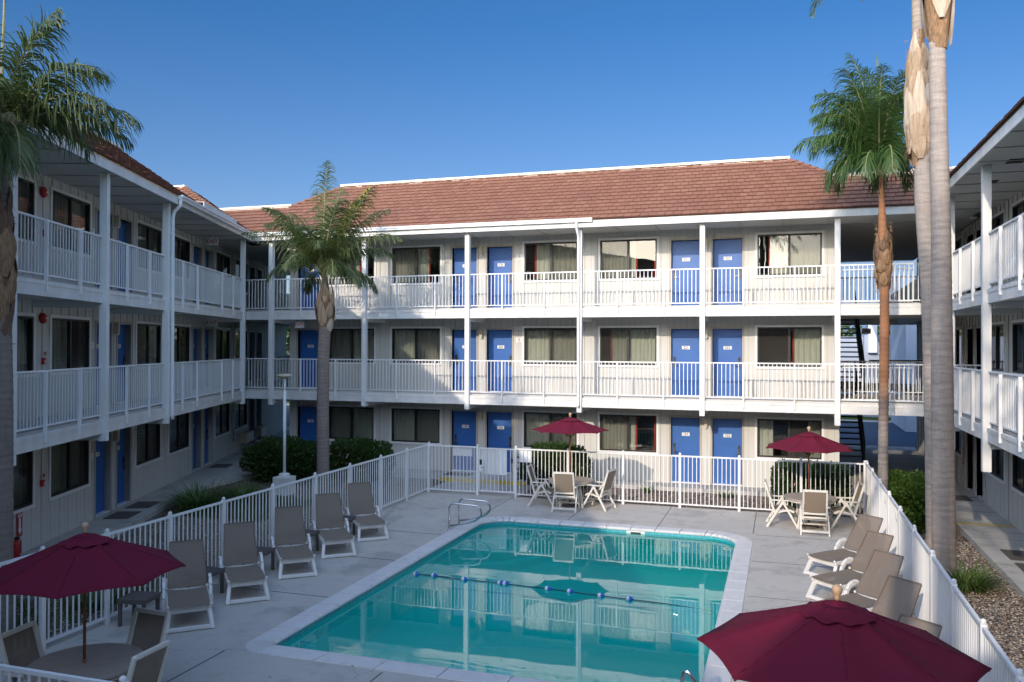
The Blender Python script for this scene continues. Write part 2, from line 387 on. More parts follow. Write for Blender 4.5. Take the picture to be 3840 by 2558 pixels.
# ------------------------------------------------------------------ camera
F, YAW, PIT, ROL, H = 3125.44, .3144, .0051, .0031, 4.3869
def camrow(v):
    x, y, z = v
    c, s = cos(YAW), sin(YAW); X = x * c + y * s; Y = -x * s + y * c; Z = z
    c, s = cos(PIT), sin(PIT); Y2 = Y * c + Z * s; Z2 = -Y * s + Z * c
    c, s = cos(ROL), sin(ROL); return (X * c + Z2 * s, Y2, -X * s + Z2 * c)
ex, ey, ez = camrow((1, 0, 0)), camrow((0, 1, 0)), camrow((0, 0, 1))
right = Vector((ex[0], ey[0], ez[0])); fwd = Vector((ex[1], ey[1], ez[1])); up = Vector((ex[2], ey[2], ez[2]))
cam = bpy.data.cameras.new('camera'); co = bpy.data.objects.new('camera', cam); COL.objects.link(co)
mw = Matrix.Identity(4)
for i in range(3): mw[i][0] = right[i]; mw[i][1] = up[i]; mw[i][2] = -fwd[i]
mw[2][3] = H; co.matrix_world = mw
cam.sensor_width = 36; cam.lens = F / 3840 * 36; cam.clip_end = 2000; cam.clip_start = .1
scn.camera = co

# ------------------------------------------------------------------ light
SUNV = Vector((-.165, -1, .405)).normalized()      # towards the sun
sl = bpy.data.lights.new('sun', 'SUN'); sl.energy = 2.1; sl.angle = R(.53); sl.color = (1, .88, .74)
so = bpy.data.objects.new('sun', sl); COL.objects.link(so); so.rotation_euler = SUNV.to_track_quat('Z', 'Y').to_euler()
w = bpy.data.worlds.new('World'); scn.world = w; w.use_nodes = True; nt = w.node_tree; nt.nodes.clear()
sky = nt.nodes.new('ShaderNodeTexSky'); sky.sky_type = 'NISHITA'; sky.sun_disc = False
sky.sun_elevation = math.asin(SUNV.z); sky.sun_rotation = atan2(SUNV.x, SUNV.y)
sky.air_density = 1.0; sky.dust_density = .6; sky.ozone_density = 2.2; sky.altitude = 0
bg = nt.nodes.new('ShaderNodeBackground'); bg.inputs[1].default_value = .14
wo = nt.nodes.new('ShaderNodeOutputWorld'); # white-balanced sky, its sunward half brightened by added glow to lift the shade
tc = nt.nodes.new('ShaderNodeTexCoord'); dt = nt.nodes.new('ShaderNodeVectorMath'); dt.operation = 'DOT_PRODUCT'; nt.links.new(tc.outputs['Generated'], dt.inputs[0]); dt.inputs[1].default_value = SUNV
gl = nt.nodes.new('ShaderNodeMapRange'); gl.interpolation_type = 'SMOOTHSTEP'; gl.inputs[1].default_value = -.32; gl.inputs[2].default_value = .7; gl.inputs[3].default_value = 0.0; gl.inputs[4].default_value = 1.0; nt.links.new(dt.outputs['Value'], gl.inputs[0])
sz = nt.nodes.new('ShaderNodeSeparateXYZ'); nt.links.new(tc.outputs['Generated'], sz.inputs[0])
hz_ = ramp(nt, sz.outputs[2], .02, .36)
tcol = mixc(nt, gl.outputs[0], mixc(nt, hz_, (.50, .50, .62), (.185, .415, .645)), (3.45, 3.25, 3.1)); tint = mixc(nt, 1.0, sky.outputs[0], tcol, 'MULTIPLY')
nt.links.new(tint, bg.inputs[0]); nt.links.new(bg.outputs[0], wo.inputs[0])
vs = scn.view_settings; vs.view_transform = 'Standard'; vs.look = 'None'; vs.exposure = 0.5; vs.gamma = 1
scn.cycles.max_bounces = 10; scn.cycles.transparent_max_bounces = 24; scn.cycles.caustics_reflective = False; scn.cycles.caustics_refractive = False

# ------------------------------------------------------------------ ground, deck, pool
def rrect(x0, x1, y0, y1, rad, n=8):       # rad: (near-left, near-right, far-right, far-left)
    p = []
    for (cx, cy, a0), r in zip(((x0, y0, 180), (x1, y0, 270), (x1, y1, 0), (x0, y1, 90)), rad):
        ox = cx + (r if cx == x0 else -r); oy = cy + (r if cy == y0 else -r)
        for i in range(n + 1):
            a = R(a0 + 90 * i / n); p.append((ox + r * cos(a), oy + r * sin(a)))
    return p
def ring(name, outer, inner, z, m, kind='structure'):
    polys = [[Vector((*p, z)) for p in outer], [Vector((*p, z)) for p in inner]]
    allp = polys[0] + polys[1]; b = MB(); fs = []
    for t in tessellate_polygon(polys):
        A, B, C = (allp[i] for i in t)
        fs.append(t if (B - A).cross(C - A).z > 0 else tuple(reversed(t)))
    b.mesh(allp, fs, m); return tag(b.build(name), kind=kind)
PI_ = rrect(-7.13, -.97, 10.5, 19.9, (.12, .6, .75, .75))
PO_ = rrect(-7.48, -.63, 10.16, 20.28, (.35, .9, 1.05, 1.05))
PM_ = rrect(-7.40, -.71, 10.24, 20.20, (.30, .85, 1.0, 1.0))
ring('ground', [(-300, -200), (300, -200), (300, 500), (-300, 500)], rrect(-7.4, -.7, 10.3, 20.15, (.3,) * 4), -.03, 'asphalt')
ring('pool_deck', [(-10.42, 5.2), (2.12, 5.2), (2.12, 23.02), (-10.42, 23.02)], PM_, 0, 'deck')
b = MB(); J = .008
for x in (-7.4, -5.14, -2.88, -.66): b.box(x - J, x + J, 20.3, 22.96, .001, .004, 'joint')
for y in (17.84, 15.42, 12.8): b.box(-10.3, -7.5, y - J, y + J, .001, .004, 'joint')
for y in (20.18, 17.7, 15.2, 12.7): b.box(-.6, 1.9, y - J * .6, y + J * .6, .001, .004, 'joint')
for x in (-7.6, -5.1, -2.5, 0): b.box(x - J, x + J, 5.3, 10.1, .001, .004, 'joint')
b.box(-10.3, 1.9, 7.6, 7.62, .001, .0036, 'joint')
tag(b.build('deck_joint'), kind='structure')

# pool
pool = empty('swimming_pool', (-4, 15.2, 0)); tag(pool, 'turquoise rectangular swimming pool with rounded corners set in the concrete deck', 'swimming pool')
off = Vector((4, -15.2, 0))
def pbuild(b, name, **k):
    b.v = [(x + 4, y - 15.2, z) for x, y, z in b.v]; return b.build(name, pool, **k)
WL = -.10
b = MB(); n = len(PI_)
for i in range(n):
    p, q = PI_[i], PI_[(i + 1) % n]
    b.face([(*p, -1.75), (*q, -1.75), (*q, -.03), (*p, -.03)], 'plaster')
b.mesh([(*p, -.95 - .0 * p[1]) for p in PI_], [tuple(range(n))], 'plaster')
b.box(-7.1, -1.0, 16.95, 17.05, -.945, -.94, 'bluestripe')
for i, r in enumerate((1.5, 1.15, .8)):     # corner steps
    pts = [(-7.13, 19.9)] + [(-7.13 + r * cos(a), 19.9 - r * sin(a)) for a in [pi / 2 * k / 10 for k in range(11)]]
    z = -.8 + .2 * i
    b.face([(*p, z) for p in reversed(pts)], 'plaster')
    for k in range(1, len(pts) - 1): b.face([(*pts[k], -.95), (*pts[k + 1], -.95), (*pts[k + 1], z), (*pts[k], z)], 'plaster')
pbuild(b, 'basin')
def resample(path, step, off0=0):
    P = [Vector((*p, 0)) for p in path]; P.append(P[0]); L = [0]
    for i in range(len(P) - 1): L.append(L[-1] + (P[i + 1] - P[i]).length)
    k = max(3, round(L[-1] / step)); out = []
    for j in range(k):
        t = L[-1] * j / k; i = max(a for a in range(len(L) - 1) if L[a] <= t + 1e-9)
        out.append(P[i].lerp(P[i + 1], (t - L[i]) / max(1e-9, L[i + 1] - L[i])))
    return out
b = MB(); T = resample(PI_, .155)
c0 = Vector((-4, 15.2, 0))
for i in range(len(T)):
    p, q = T[i], T[(i + 1) % len(T)]; d = (q - p)
    if d.length < .02: continue
    d.normalize(); nrm = Vector((-d.y, d.x, 0)); 
    if nrm.dot(c0 - p) < 0: nrm = -nrm
    g = .0015; a = p + d * g + nrm * .004; c = q - d * g + nrm * .004
    for z0, z1 in ((-.19, -.035), (-.35, -.192)): b.face([(a.x, a.y, z0), (c.x, c.y, z0), (c.x, c.y, z1), (a.x, a.y, z1)], 'ptile')
pbuild(b, 'tile_band')
def coping():
    b = MB()
    def seg(a0, a1, o0, o1):     # a: inner pts, o: outer pts
        g = .008
        A0 = a0.lerp(a1, g / max(.01, (a1 - a0).length)); A1 = a1.lerp(a0, g / max(.01, (a1 - a0).length))
        O0 = o0.lerp(o1, g / max(.01, (o1 - o0).length)); O1 = o1.lerp(o0, g / max(.01, (o1 - o0).length))
        prof = ((0, -.05), (-.03, -.04), (-.035, -.015), (-.01, .012), (.04, .022), (.97, .014), (1.0, -.01))
        def row(A, O):
            d = O - A; return [A + d.normalized() * (t if t < .5 and i < 5 else d.length * t) + Vector((0, 0, z)) for i, (t, z) in enumerate(prof)]
        r0, r1 = row(A0, O0), row(A1, O1); n = len(prof)
        fs = [(i, i + 1, n + i + 1, n + i) for i in range(n - 1)] + [tuple(range(n - 1, -1, -1)), tuple(range(n, 2 * n))]
        b.mesh(r0 + r1, fs, 'coping')
    I = [Vector((*p, 0)) for p in PI_]; O = [Vector((*p, 0)) for p in PO_]
    K = 9
    # straight sides between corner arcs, then arcs
    for c in range(4):
        i0 = c * K + K - 1; i1 = ((c + 1) % 4) * K
        L = (I[i1] - I[i0]).length; k = max(1, round(L / (.95 if c == 0 else .62)))
        for j in range(k):
            seg(I[i0].lerp(I[i1], j / k), I[i0].lerp(I[i1], (j + 1) / k), O[i0].lerp(O[i1], j / k), O[i0].lerp(O[i1], (j + 1) / k))
        st = 3 if c else 8
        for j in range(c * K, c * K + K - 1, st):
            e = min(j + st, c * K + K - 1)
            for q in range(j, e):       # smooth pieces inside one stone
                r = 1e-9
                seg(I[q], I[q + 1], O[q], O[q + 1])
    return pbuild(b, 'coping')
coping()
b = MB(); b.box(-3.56, -3.12, 19.865, 19.885, -.30, -.045, 'plate'); b.box(-3.46, -3.22, 19.855, 19.864, -.16, -.07, 'dark'); pbuild(b, 'skimmer')
b = MB(); b.mesh([(*p, WL) for p in PI_], [tuple(range(n))], 'water'); tag(b.build('water'), kind='structure')
# rope with floats
rope = empty('float_rope', (-4, 14.8, WL)); tag(rope, 'blue and white float line strung across the pool surface', 'float line')
rp = [(-6.95, 14.95), (-6.8, 14.91), (-6.43, 14.94), (-5.78, 14.88), (-5.05, 14.88), (-4.94, 14.86), (-4.1, 14.8), (-3.67, 14.76), (-3.09, 14.69), (-2.57, 14.65), (-1.9, 14.6), (-1.1, 14.55)]
b = MB(); b.tube([(x + 4, y - 14.8, .012 if 0 < i < 11 else -.02) for i, (x, y) in enumerate(rp)], .009, 'rope', 5); b.build('rope', rope)
for i, (x, y) in enumerate(rp[1:-2]):
    b = MB(); T = Matrix.Translation((x + 4, y - 14.8, .015)) @ Matrix.Rotation(R(random.uniform(-8, 8)), 4, 'Z')
    for half, m in ((-1, 'floatw'), (1, 'floatb')):
        pr = [(.002, 0)] if 0 else []
        vs, fs = [], []; nn = 12
        prof = [(.05, 0), (.048, .022), (.041, .042), (.025, .058), (.01, .064)]
        for r, d in prof:
            for k in range(nn): a = 2 * pi * k / nn; vs.append((half * d, r * cos(a), r * sin(a)))
        for q in range(len(prof) - 1):
            for k in range(nn): c = q * nn + k; e = q * nn + (k + 1) % nn; fs.append((c, e, e + nn, c + nn))
        fs.append(tuple(range((len(prof) - 1) * nn, len(prof) * nn)))
        b.mesh(vs, fs, m, T)
    b.build('float', rope, smooth=True)
# stainless rails
def arc(cx, cz, r, a0, a1, n=6): return [(cx + r * cos(R(a0 + (a1 - a0) * i / n)), 0, cz + r * sin(R(a0 + (a1 - a0) * i / n))) for i in range(n + 1)]
def rail_hoop(): return [(0, 0, 0), (0, 0, .5)] + arc(.13, .5, .13, 180, 100) + [(.55, 0, .60)] + arc(.60, .43, .17, 80, -60) + [(.62, 0, .24), (.3, 0, .14), (.03, 0, .10)]
hr = empty('pool_handrail', (-7.6, 18.5, 0)); tag(hr, 'pair of looped stainless steel handrails at the far left corner of the pool', 'handrail')
for y, dx in ((0.0, .07), (.62, .07)):
    b = MB(); b.tube([(x + dx, y - .12 + x * .15, z) for x, _, z in rail_hoop()], .022, 'steel', 10); b.lathe([(.05, 0), (.05, .012), (.03, .025)], (dx, y - .12, 0), 'steel'); b.build('rail', hr, smooth=True)
b = MB(); b.box(.16, .42, .14, .36, .002, .006, 'plate')
v_, f_ = text_mesh('4 FT', .08); b.mesh(v_, f_, 'text', Matrix.Translation((.29, .25, .009))); b.build('depth_marker', hr)
lr = empty('pool_ladder', (-.95, 9.9 + .55, 0)); tag(lr, 'stainless steel ladder rail at the near right corner of the pool', 'ladder')
for y in (-.62,):
    b = MB(); P_ = [(-.28, y, -.9), (-.28, y, .1), (-.27, y, .42)] + [(-.25, y, .52), (-.20, y, .60), (-.12, y, .62), (.02, y, .55), (.2, y, .44), (.30, y, .36), (.34, y, .28), (.35, y, .15), (.35, y, 0)]
    P_ = [(x * .42 - .05, yy, z) for x, yy, z in P_]; b.tube(P_, .024, 'steel', 10); b.build('rail', lr, smooth=True)

# beds, walks
def sheet(name, x0, x1, y0, y1, z, m, kind='structure'):
    b = MB(); b.face([(x0, y0, z), (x1, y0, z), (x1, y1, z), (x0, y1, z)], m); return tag(b.build(name), kind=kind)
TH = Vector((-.3647, .9311, 0)); NN = Vector((-.9311, -.3647, 0)); A0 = Vector((-16.01, 20, 0))
LROT = atan2(.9311, -.3647)
def LW(l, d, z=0): p = A0 + TH * l + NN * d; return (p.x, p.y, z)
b = MB()
b.face([(-10.42, -6, -.012), (-10.42, 23.02, -.012), (-10.42, 25.4, -.012), (-19.5, 25.4, -.012), LW(-34, .4, -.012)], 'gravel')
b.face([(-10.42, 23.021, -.012), (2.6, 23.021, -.012), (2.6, 25.6, -.012), (-10.42, 25.6, -.012)], 'gravel')
b.face([(2.121, -8, -.012), (4.05, -8, -.012), (4.05, 23.02, -.012), (2.121, 23.02, -.012)], 'gravel')
tag(b.build('gravel_bed'), kind='structure')
# walkways (0.1 m slabs)
b = MB(); pts = [LW(-34, .26), LW(-2, .26), LW(1.2, .2), LW(2.6, -.35), LW(3.6, -.75), (-16.4, 24.4, 0), (-14.5, 25.15, 0), (-10.6, 25.25, 0), (-10.5, 25.0, 0), (-7.65, 25.0, 0), (-7.65, 25.5, 0), (1.5, 25.5, 0), (2.2, 24.3, 0), (4.0, 23.6, 0), (4.0, -8, 0), (5.3, -8, 0), (5.3, 39, 0), (1.6, 39, 0), (1.6, 26.3, 0), (-17.0, 26.3, 0), (-17.0, 39, 0), LW(21, 1.4), LW(-34, 1.4)]
pts = [Vector(p) for p in pts]
t = tessellate_polygon([pts]); fs = [q if (pts[q[1]] - pts[q[0]]).cross(pts[q[2]] - pts[q[0]]).z > 0 else tuple(reversed(q)) for q in t]
ZW = .11
b.mesh([(p.x, p.y, ZW) for p in pts], fs, 'walk')
for i in range(len(pts)):
    p, q = pts[i], pts[(i + 1) % len(pts)]; b.face([(p.x, p.y, -.03), (q.x, q.y, -.03), (q.x, q.y, ZW), (p.x, p.y, ZW)], 'walk')
tag(b.build('walkway'), kind='structure')
sheet('concrete_path', -10.3, -7.3, 23.02, 24.99, -.006, 'walk')
b = MB(); b.box(-10.55, -7.6, 24.90, 24.995, 0, ZW + .004, 'yellow'); b.box(4.0, 5.25, 22.52, 22.66, ZW, ZW + .004, 'yellow'); tag(b.build('kerb_paint'), kind='structure')
b = MB(); b.box(4.0, 5.3, 26.5, 26.56, ZW + .001, ZW + .004, 'joint')
for y in (21, 18.6, 16.2, 13.8, 24.3): b.box(4.0, 5.25, y - .006, y + .006, ZW + .001, ZW + .004, 'joint')
tag(b.build('walkway_joint'), kind='structure')
sheet('blue_paving', -2, 12, 39.2, 52.6, -.02, 'bluepave'); sheet('road', -40, 60, 52.6, 54.0, -.02, 'walk'); sheet('lawn', -60, 90, 54.05, 120, -.018, 'lawn')
def pebbles(name, regions, cnt):
    b = MB()
    for (x0, x1, y0, y1), k in zip(regions, cnt):
        for _ in range(k):
            x = random.uniform(x0, x1); y = random.uniform(y0, y1); r = random.uniform(.012, .03); a = random.uniform(0, pi); e = random.uniform(.5, .9)
            vs = [(x + r * cos(a + q * pi / 2.5) * (1 if q % 2 else e), y + r * sin(a + q * pi / 2.5) * e, -.012 + r * .25) for q in range(5)] + [(x + r * .2, y, -.012 + r * .75)]
            b.mesh(vs, [(q, (q + 1) % 5, 5) for q in range(5)] + [(4, 3, 2, 1, 0)], 'pebble')
    return tag(b.build(name), kind='stuff', label='loose tan and brown river pebbles filling the planting beds', cat='gravel')
pebbles('gravel', [(2.16, 3.98, 8, 21), (-7.3, 1.9, 23.1, 25.4), (-12.5, -10.45, 9, 22.8), (-14.5, -12.5, 16, 22.5)], (9000, 6500, 7000, 2500))

# ------------------------------------------------------------------ wings
ZF = [.13, 2.83, 5.58]; DT = [2.16, 4.91, 7.67]; WZ = [(1.04, 2.19), (3.77, 4.955), (6.52, 7.75)]
def subtract(a0, a1, cuts):
    out = []; x = a0
    for c, d in sorted(cuts):
        if c > x: out.append((x, min(c, a1)))
        x = max(x, d)
    if x < a1: out.append((x, a1))
    return out
def make_window(P, s0, s1, z0, z1, Y, style=0, proto={}):
    """style bits: screen side, curtain layout"""
    f = MB(); w = .045; m = (s0 + s1) / 2
    f.box(s0, s1, Y - .02, Y + .07, z0, z0 + w, 'bronze'); f.box(s0, s1, Y - .02, Y + .07, z1 - w, z1, 'bronze')
    f.box(s0, s0 + w, Y - .019, Y + .07, z0 + w, z1 - w, 'bronze'); f.box(s1 - w, s1, Y - .019, Y + .07, z0 + w, z1 - w, 'bronze')
    f.box(m - .035, m + .035, Y - .012, Y + .06, z0 + w, z1 - w, 'bronze')
    win = f.build('window', P)
    t = MB(); a = .07
    t.box(s0 - a, s1 + a, Y - .03, Y - .001, z1, z1 + a, 'white'); t.box(s0 - a, s1 + a, Y - .045, Y - .001, z0 - a, z0, 'white')
    t.box(s0 - a, s0, Y - .03, Y - .001, z0, z1, 'white'); t.box(s1, s1 + a, Y - .03, Y - .001, z0, z1, 'white'); t.build('trim', win)
    g = MB(); g.face([(s0 + w, Y + .03, z0 + w), (m - .03, Y + .03, z0 + w), (m - .03, Y + .03, z1 - w), (s0 + w, Y + .03, z1 - w)], 'glass')
    g.face([(m + .03, Y + .035, z0 + w), (s1 - w, Y + .035, z0 + w), (s1 - w, Y + .035, z1 - w), (m + .03, Y + .035, z1 - w)], 'glass')
    g.build('pane', win)
    sc = MB()
    if style & 1: sc.face([(m + .03, Y + .015, z0 + w), (s1 - w, Y + .015, z0 + w), (s1 - w, Y + .015, z1 - w), (m + .03, Y + .015, z1 - w)], 'screen')
    else: sc.face([(s0 + w, Y + .015, z0 + w), (m - .03, Y + .015, z0 + w), (m - .03, Y + .015, z1 - w), (s0 + w, Y + .015, z1 - w)], 'screen')
    sc.build('screen', win)
    c = MB(); W = s1 - s0
    lay = {0: [(0, 1)], 1: [(0, .72)], 2: [(.2, 1)], 3: [(0, .62), (.97, 1)], 4: [(0, .25), (.8, 1)], 5: [(.58, 1)]}[style >> 1]
    for a, e in lay:
        x0 = s0 + a * W; x1 = s0 + e * W; k = max(8, int((x1 - x0) * 60)); pts = []
        ph = random.uniform(0, 6); fr = random.uniform(42, 52)
        for i in range(k + 1):
            x = x0 + (x1 - x0) * i / k; pts.append((x, Y + .19 + .028 * sin(x * fr + ph + 1.3 * sin(x * 7 + ph))))
        vsx = [(x, y, z0 - .02) for x, y in pts] + [(x, y, z1 + .02) for x, y in pts]
        c.mesh(vsx, [(i, i + 1, k + 2 + i, k + 1 + i) for i in range(k)], 'curtain')
        if (style >> 1) in (1, 2, 3, 5) and (e < .9 or a > .1):
            xe = x1 if e < .9 else x0 - .05
            if e < .9 or a > .1: c.box(xe, xe + .05, Y + .17, Y + .21, z0 - .02, z1 + .02, 'orange')
    c.build('curtain', win, smooth=True)
    return win
def make_door(P, s0, s1, z0, z1, Y, num, hinge=1, handle=True):
    d = MB(); d.box(s0, s1, Y + .14, Y + .185, z0 + .02, z1, 'blue'); dr = d.build('door', P)
    f = MB(); a = .06
    f.box(s0 - a, s0, Y - .025, Y + .2, z0, z1 + a, 'dframe'); f.box(s1, s1 + a, Y - .025, Y + .2, z0, z1 + a, 'dframe'); f.box(s0, s1, Y - .025, Y + .2, z1, z1 + a, 'dframe')
    f.box(s0, s1, Y + .0, Y + .2, z0 - .01, z0 + .02, 'gut'); f.build('door_frame', dr)
    b = MB(); x = s1 - .09 if hinge > 0 else s0 + .09
    b.box(x - .035, x + .035, Y + .112, Y + .139, z0 + .88, z0 + 1.22, 'lockm'); b.box(x - .025, x + .025, Y + .105, Y + .1115, z0 + 1.1, z0 + 1.2, 'black')
    b.tube([(x, Y + .12, z0 + .95), (x, Y + .06, z0 + .95), (x - .12 * hinge, Y + .06, z0 + .95)], .012, 'steel', 6)
    b.build('door_handle', dr)
    if num:
        b = MB(); cx = (s0 + s1) / 2; cz = z0 + 1.5
        b.box(cx - .12, cx + .12, Y + .128, Y + .1385, cz - .052, cz + .052, 'plate')
        v, fc = text_mesh(num, .105); T = Matrix.Translation((cx, Y + .1265, cz)) @ Matrix.Rotation(pi / 2, 4, 'X'); b.mesh(v, fc, 'text', T)
        b.build('number_plate', dr)
    return dr
def wing(name, loc, rz, label, s0, s1, posts, win, doors, brackets, depth=13.5, rail_gaps=(), wallr=None, postbot=None, roof=None, end_s0=True, end_s1=True, corner0=None):
    P = empty(name, loc, rz); tag(P, label, 'building')
    Y = 1.36
    ws0, ws1 = wallr or (s0, s1)
    for fl in range(3):
        zb = 0 if fl == 0 else ZF[fl]; zt = ZF[fl + 1] - .29 if fl < 2 else 8.0
        ops = [(a, c, *WZ[fl]) for a, c, st in win] + [(a, c, -1, DT[fl]) for a, c, *_ in doors]
        b = MB()
        xs = sorted(set([ws0, ws1] + [v for o in ops for v in o[:2] if ws0 < v < ws1])); zs = sorted(set([zb, zt] + [max(zb, v) for o in ops for v in o[2:]]))
        for i in range(len(xs) - 1):
            for j in range(len(zs) - 1):
                cx, cz = (xs[i] + xs[i + 1]) / 2, (zs[j] + zs[j + 1]) / 2
                if any(o[0] < cx < o[1] and o[2] < cz < o[3] for o in ops): continue
                b.face([(xs[i], Y, zs[j]), (xs[i + 1], Y, zs[j]), (xs[i + 1], Y, zs[j + 1]), (xs[i], Y, zs[j + 1])], 'siding')
        for o in ops:  # reveals
            a, c, z0, z1 = o; z0 = max(z0, zb); D = .2
            for q in ([(a, Y, z0), (a, Y + D, z0), (a, Y + D, z1), (a, Y, z1)], [(c, Y, z0), (c, Y, z1), (c, Y + D, z1), (c, Y + D, z0)], [(a, Y, z1), (a, Y + D, z1), (c, Y + D, z1), (c, Y, z1)], [(a, Y, z0), (c, Y, z0), (c, Y + D, z0), (a, Y + D, z0)]): b.face(q, 'siding')
        for s in (ws0, ws1): b.face([(s, Y, zb), (s, Y + depth - 1.36, zb), (s, Y + depth - 1.36, zt), (s, Y, zt)], 'siding')
        b.face([(ws0, depth, zb), (ws1, depth, zb), (ws1, depth, zt), (ws0, depth, zt)], 'siding')
        k = math.ceil(ws0 / .4066)
        oz = lambda x: max([WZ[fl][1] + .075] if any(a - .07 < x < c + .07 for a, c, _ in win) else [0], [DT[fl] + .065] if any(a - .07 < x < c + .07 for a, c, *_ in doors) else [0])[0]
        while k * .4066 < ws1:
            x = k * .4066; z = oz(x)
            isw = any(a - .09 < x < c + .09 for a, c, _ in win); isd = any(a - .08 < x < c + .08 for a, c, *_ in doors)
            if isw: b.box(x - .012, x + .012, Y - .012, Y - .001, zb + .02, WZ[fl][0] - .075, 'siding')
            if z == 0: z = zb + .02
            b.box(x - .019, x + .019, Y - .022, Y - .001, z, zt, 'siding'); k += 1
        b.build('wall', P)
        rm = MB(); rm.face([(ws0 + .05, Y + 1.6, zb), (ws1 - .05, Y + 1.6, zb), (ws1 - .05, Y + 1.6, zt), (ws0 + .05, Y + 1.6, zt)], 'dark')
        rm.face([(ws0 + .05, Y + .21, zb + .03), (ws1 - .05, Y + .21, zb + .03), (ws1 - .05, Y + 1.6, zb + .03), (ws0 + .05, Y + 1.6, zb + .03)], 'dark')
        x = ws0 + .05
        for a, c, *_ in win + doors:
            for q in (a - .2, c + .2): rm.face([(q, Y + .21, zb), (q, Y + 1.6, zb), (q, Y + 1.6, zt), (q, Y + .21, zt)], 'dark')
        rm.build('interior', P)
        for i, (a, c, st) in enumerate(win):
            q_ = st if isinstance(st, int) else st[fl]
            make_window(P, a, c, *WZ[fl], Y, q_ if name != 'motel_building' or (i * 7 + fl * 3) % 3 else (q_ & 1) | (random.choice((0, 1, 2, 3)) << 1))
        for d in doors:
            a, c, base, hg = d; make_door(P, a, c, ZF[fl], DT[fl], Y, (str(base + 100 * (fl + 1)) if base else ''), hg)
    # floors
    for fl in (1, 2):
        z = ZF[fl]
        b = MB(); b.box(s0, s1, .045, Y, z - .29, z - .0, 'soffit'); b.box(ws0, ws1, Y + .001, depth, z - .288, z - .002, 'soffit')
        b.build('floor_deck', P)
        cuts = [(p - .076, p + .076) for p in posts]
        for a, c in subtract(s0, s1, cuts + list(rail_gaps)):
            if c - a < .3: continue
            b = MB(); b.box(a, c, -.045, .044, z - .33, z - .125, 'weather'); b.box(a, c, -.06, .044, z - .125, z - .05, 'weather'); b.build('beam', P)
            # railing for that stretch
            r = MB(); zt = z + 1.08; zr = z + .05
            r.box(a, c, -.03, .03, zt - .035, zt, 'rail'); r.box(a, c, -.018, .018, zr, zr + .03, 'rail')
            k = max(2, round((c - a) / .117)); 
            for i in range(1, k): x = a + (c - a) * i / k; r.box(x - .0095, x + .0095, -.0095, .0095, zr + .03, zt - .035, 'rail')
            for x in brackets:
                if a < x < c:
                    r.box(x - .02, x + .02, -.092, -.03, zr - .28, zt - .036, 'rail')
            r.build('railing', P)
    for p in posts:
        b = MB(); zb = (postbot or {}).get(round(p, 1), 2.34)
        b.box(p - .075, p + .075, -.13, .03, zb, 7.995, 'white')
        b.build('post', P, bevel=.008)
        b = MB()
        b.box(p - .065, p + .065, .031, Y - .002, 2.36, 2.535, 'white'); b.build('cantilever_beam', P); b = MB(); b.box(p - .065, p + .065, .046, Y - .002, 5.15, 5.285, 'white'); b.build('cantilever_beam', P)
    b = MB(); b.box(s0, s1, -.30, Y + .0, 8.001, 8.03, 'soffit')
    k = math.ceil(s0 / 1.22)
    while k * 1.22 < s1: b.box(k * 1.22 - .02, k * 1.22 + .02, -.295, Y - .01, 7.985, 8.0, 'dframe'); k += 1
    b.build('soffit', P)
    b = MB(); b.box(s0, s1, -.335, -.301, 7.96, 8.17, 'weather'); b.build('fascia', P)
    if roof: roof(P)
    return P
SL = .65; ZE = 8.19; EY = -.38; CS = sqrt(1 + SL * SL)
def roof_plane(P, polys, s0, s1, rmax, name='roof', flat=()):
    """polys: list of outlines in (s, r) on the slope that starts at the eave (r measured horizontally from y=EY)"""
    def inside(s, r):
        for pl in polys:
            c = False; j = len(pl) - 1
            for i in range(len(pl)):
                (x0, y0), (x1, y1) = pl[i], pl[j]
                if (y0 > r) != (y1 > r) and s < (x1 - x0) * (r - y0) / (y1 - y0) + x0: c = not c
                j = i
            if c: return True
        return False
    pt = lambda s, r, h=0: (s, EY + r - h * SL / CS, ZE + SL * r + h / CS)
    b = MB()
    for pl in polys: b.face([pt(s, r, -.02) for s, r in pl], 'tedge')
    ex = .273 / CS; tw = .243; rows = int(rmax / ex)
    for j in range(rows + 1):
        r0 = j * ex; r1 = min(r0 + ex * 1.12, rmax)
        sh = (j * .37 % 1) * tw
        k = int((s1 - s0) / tw) + 2
        for i in range(-1, k):
            a = s0 + i * tw + sh + .006; c = a + tw - .012
            if not inside((a + c) / 2, (r0 + min(r1, r0 + ex)) / 2): continue
            a = max(a, s0); c = min(c, s1); h0 = .042 + random.uniform(-.005, .005); h1 = .004; dr = random.uniform(-.006, .006)
            vs = [pt(a, r0 + dr, 0), pt(c, r0 + dr, 0), pt(c, r1, -.02), pt(a, r1, -.02), pt(a, r0 + dr, h0), pt(c, r0 + dr, h0 + random.uniform(-.004, .004)), pt(c, r1, h1), pt(a, r1, h1)]
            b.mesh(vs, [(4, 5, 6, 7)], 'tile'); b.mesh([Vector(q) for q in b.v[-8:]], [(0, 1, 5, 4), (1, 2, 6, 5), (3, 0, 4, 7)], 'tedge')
    return b.build(name, P)
def hip_caps(P, a, c, step=.3):
    """row of overlapping angular cap tiles from a (low) to c (high), building-local points"""
    a = Vector(a); c = Vector(c); L = (c - a).length; d = (c - a) / L; n = max(1, int(L / step)); side = d.cross(Vector((0, 0, 1))).normalized(); upv = side.cross(d)
    b = MB()
    for i in range(n):
        p = a + d * (L * i / n) ; q = a + d * (L * (i + 1.15) / n); hp, hq = .075, .03
        vs = [p - side * .13 + upv * (hp - .07), p + upv * hp, p + side * .13 + upv * (hp - .07), q - side * .12 + upv * (hq - .07), q + upv * hq, q + side * .12 + upv * (hq - .07)]
        b.mesh(vs, [(0, 1, 4, 3), (1, 2, 5, 4), (0, 2, 1)], 'tile')
    b.build('hip_cap', P)
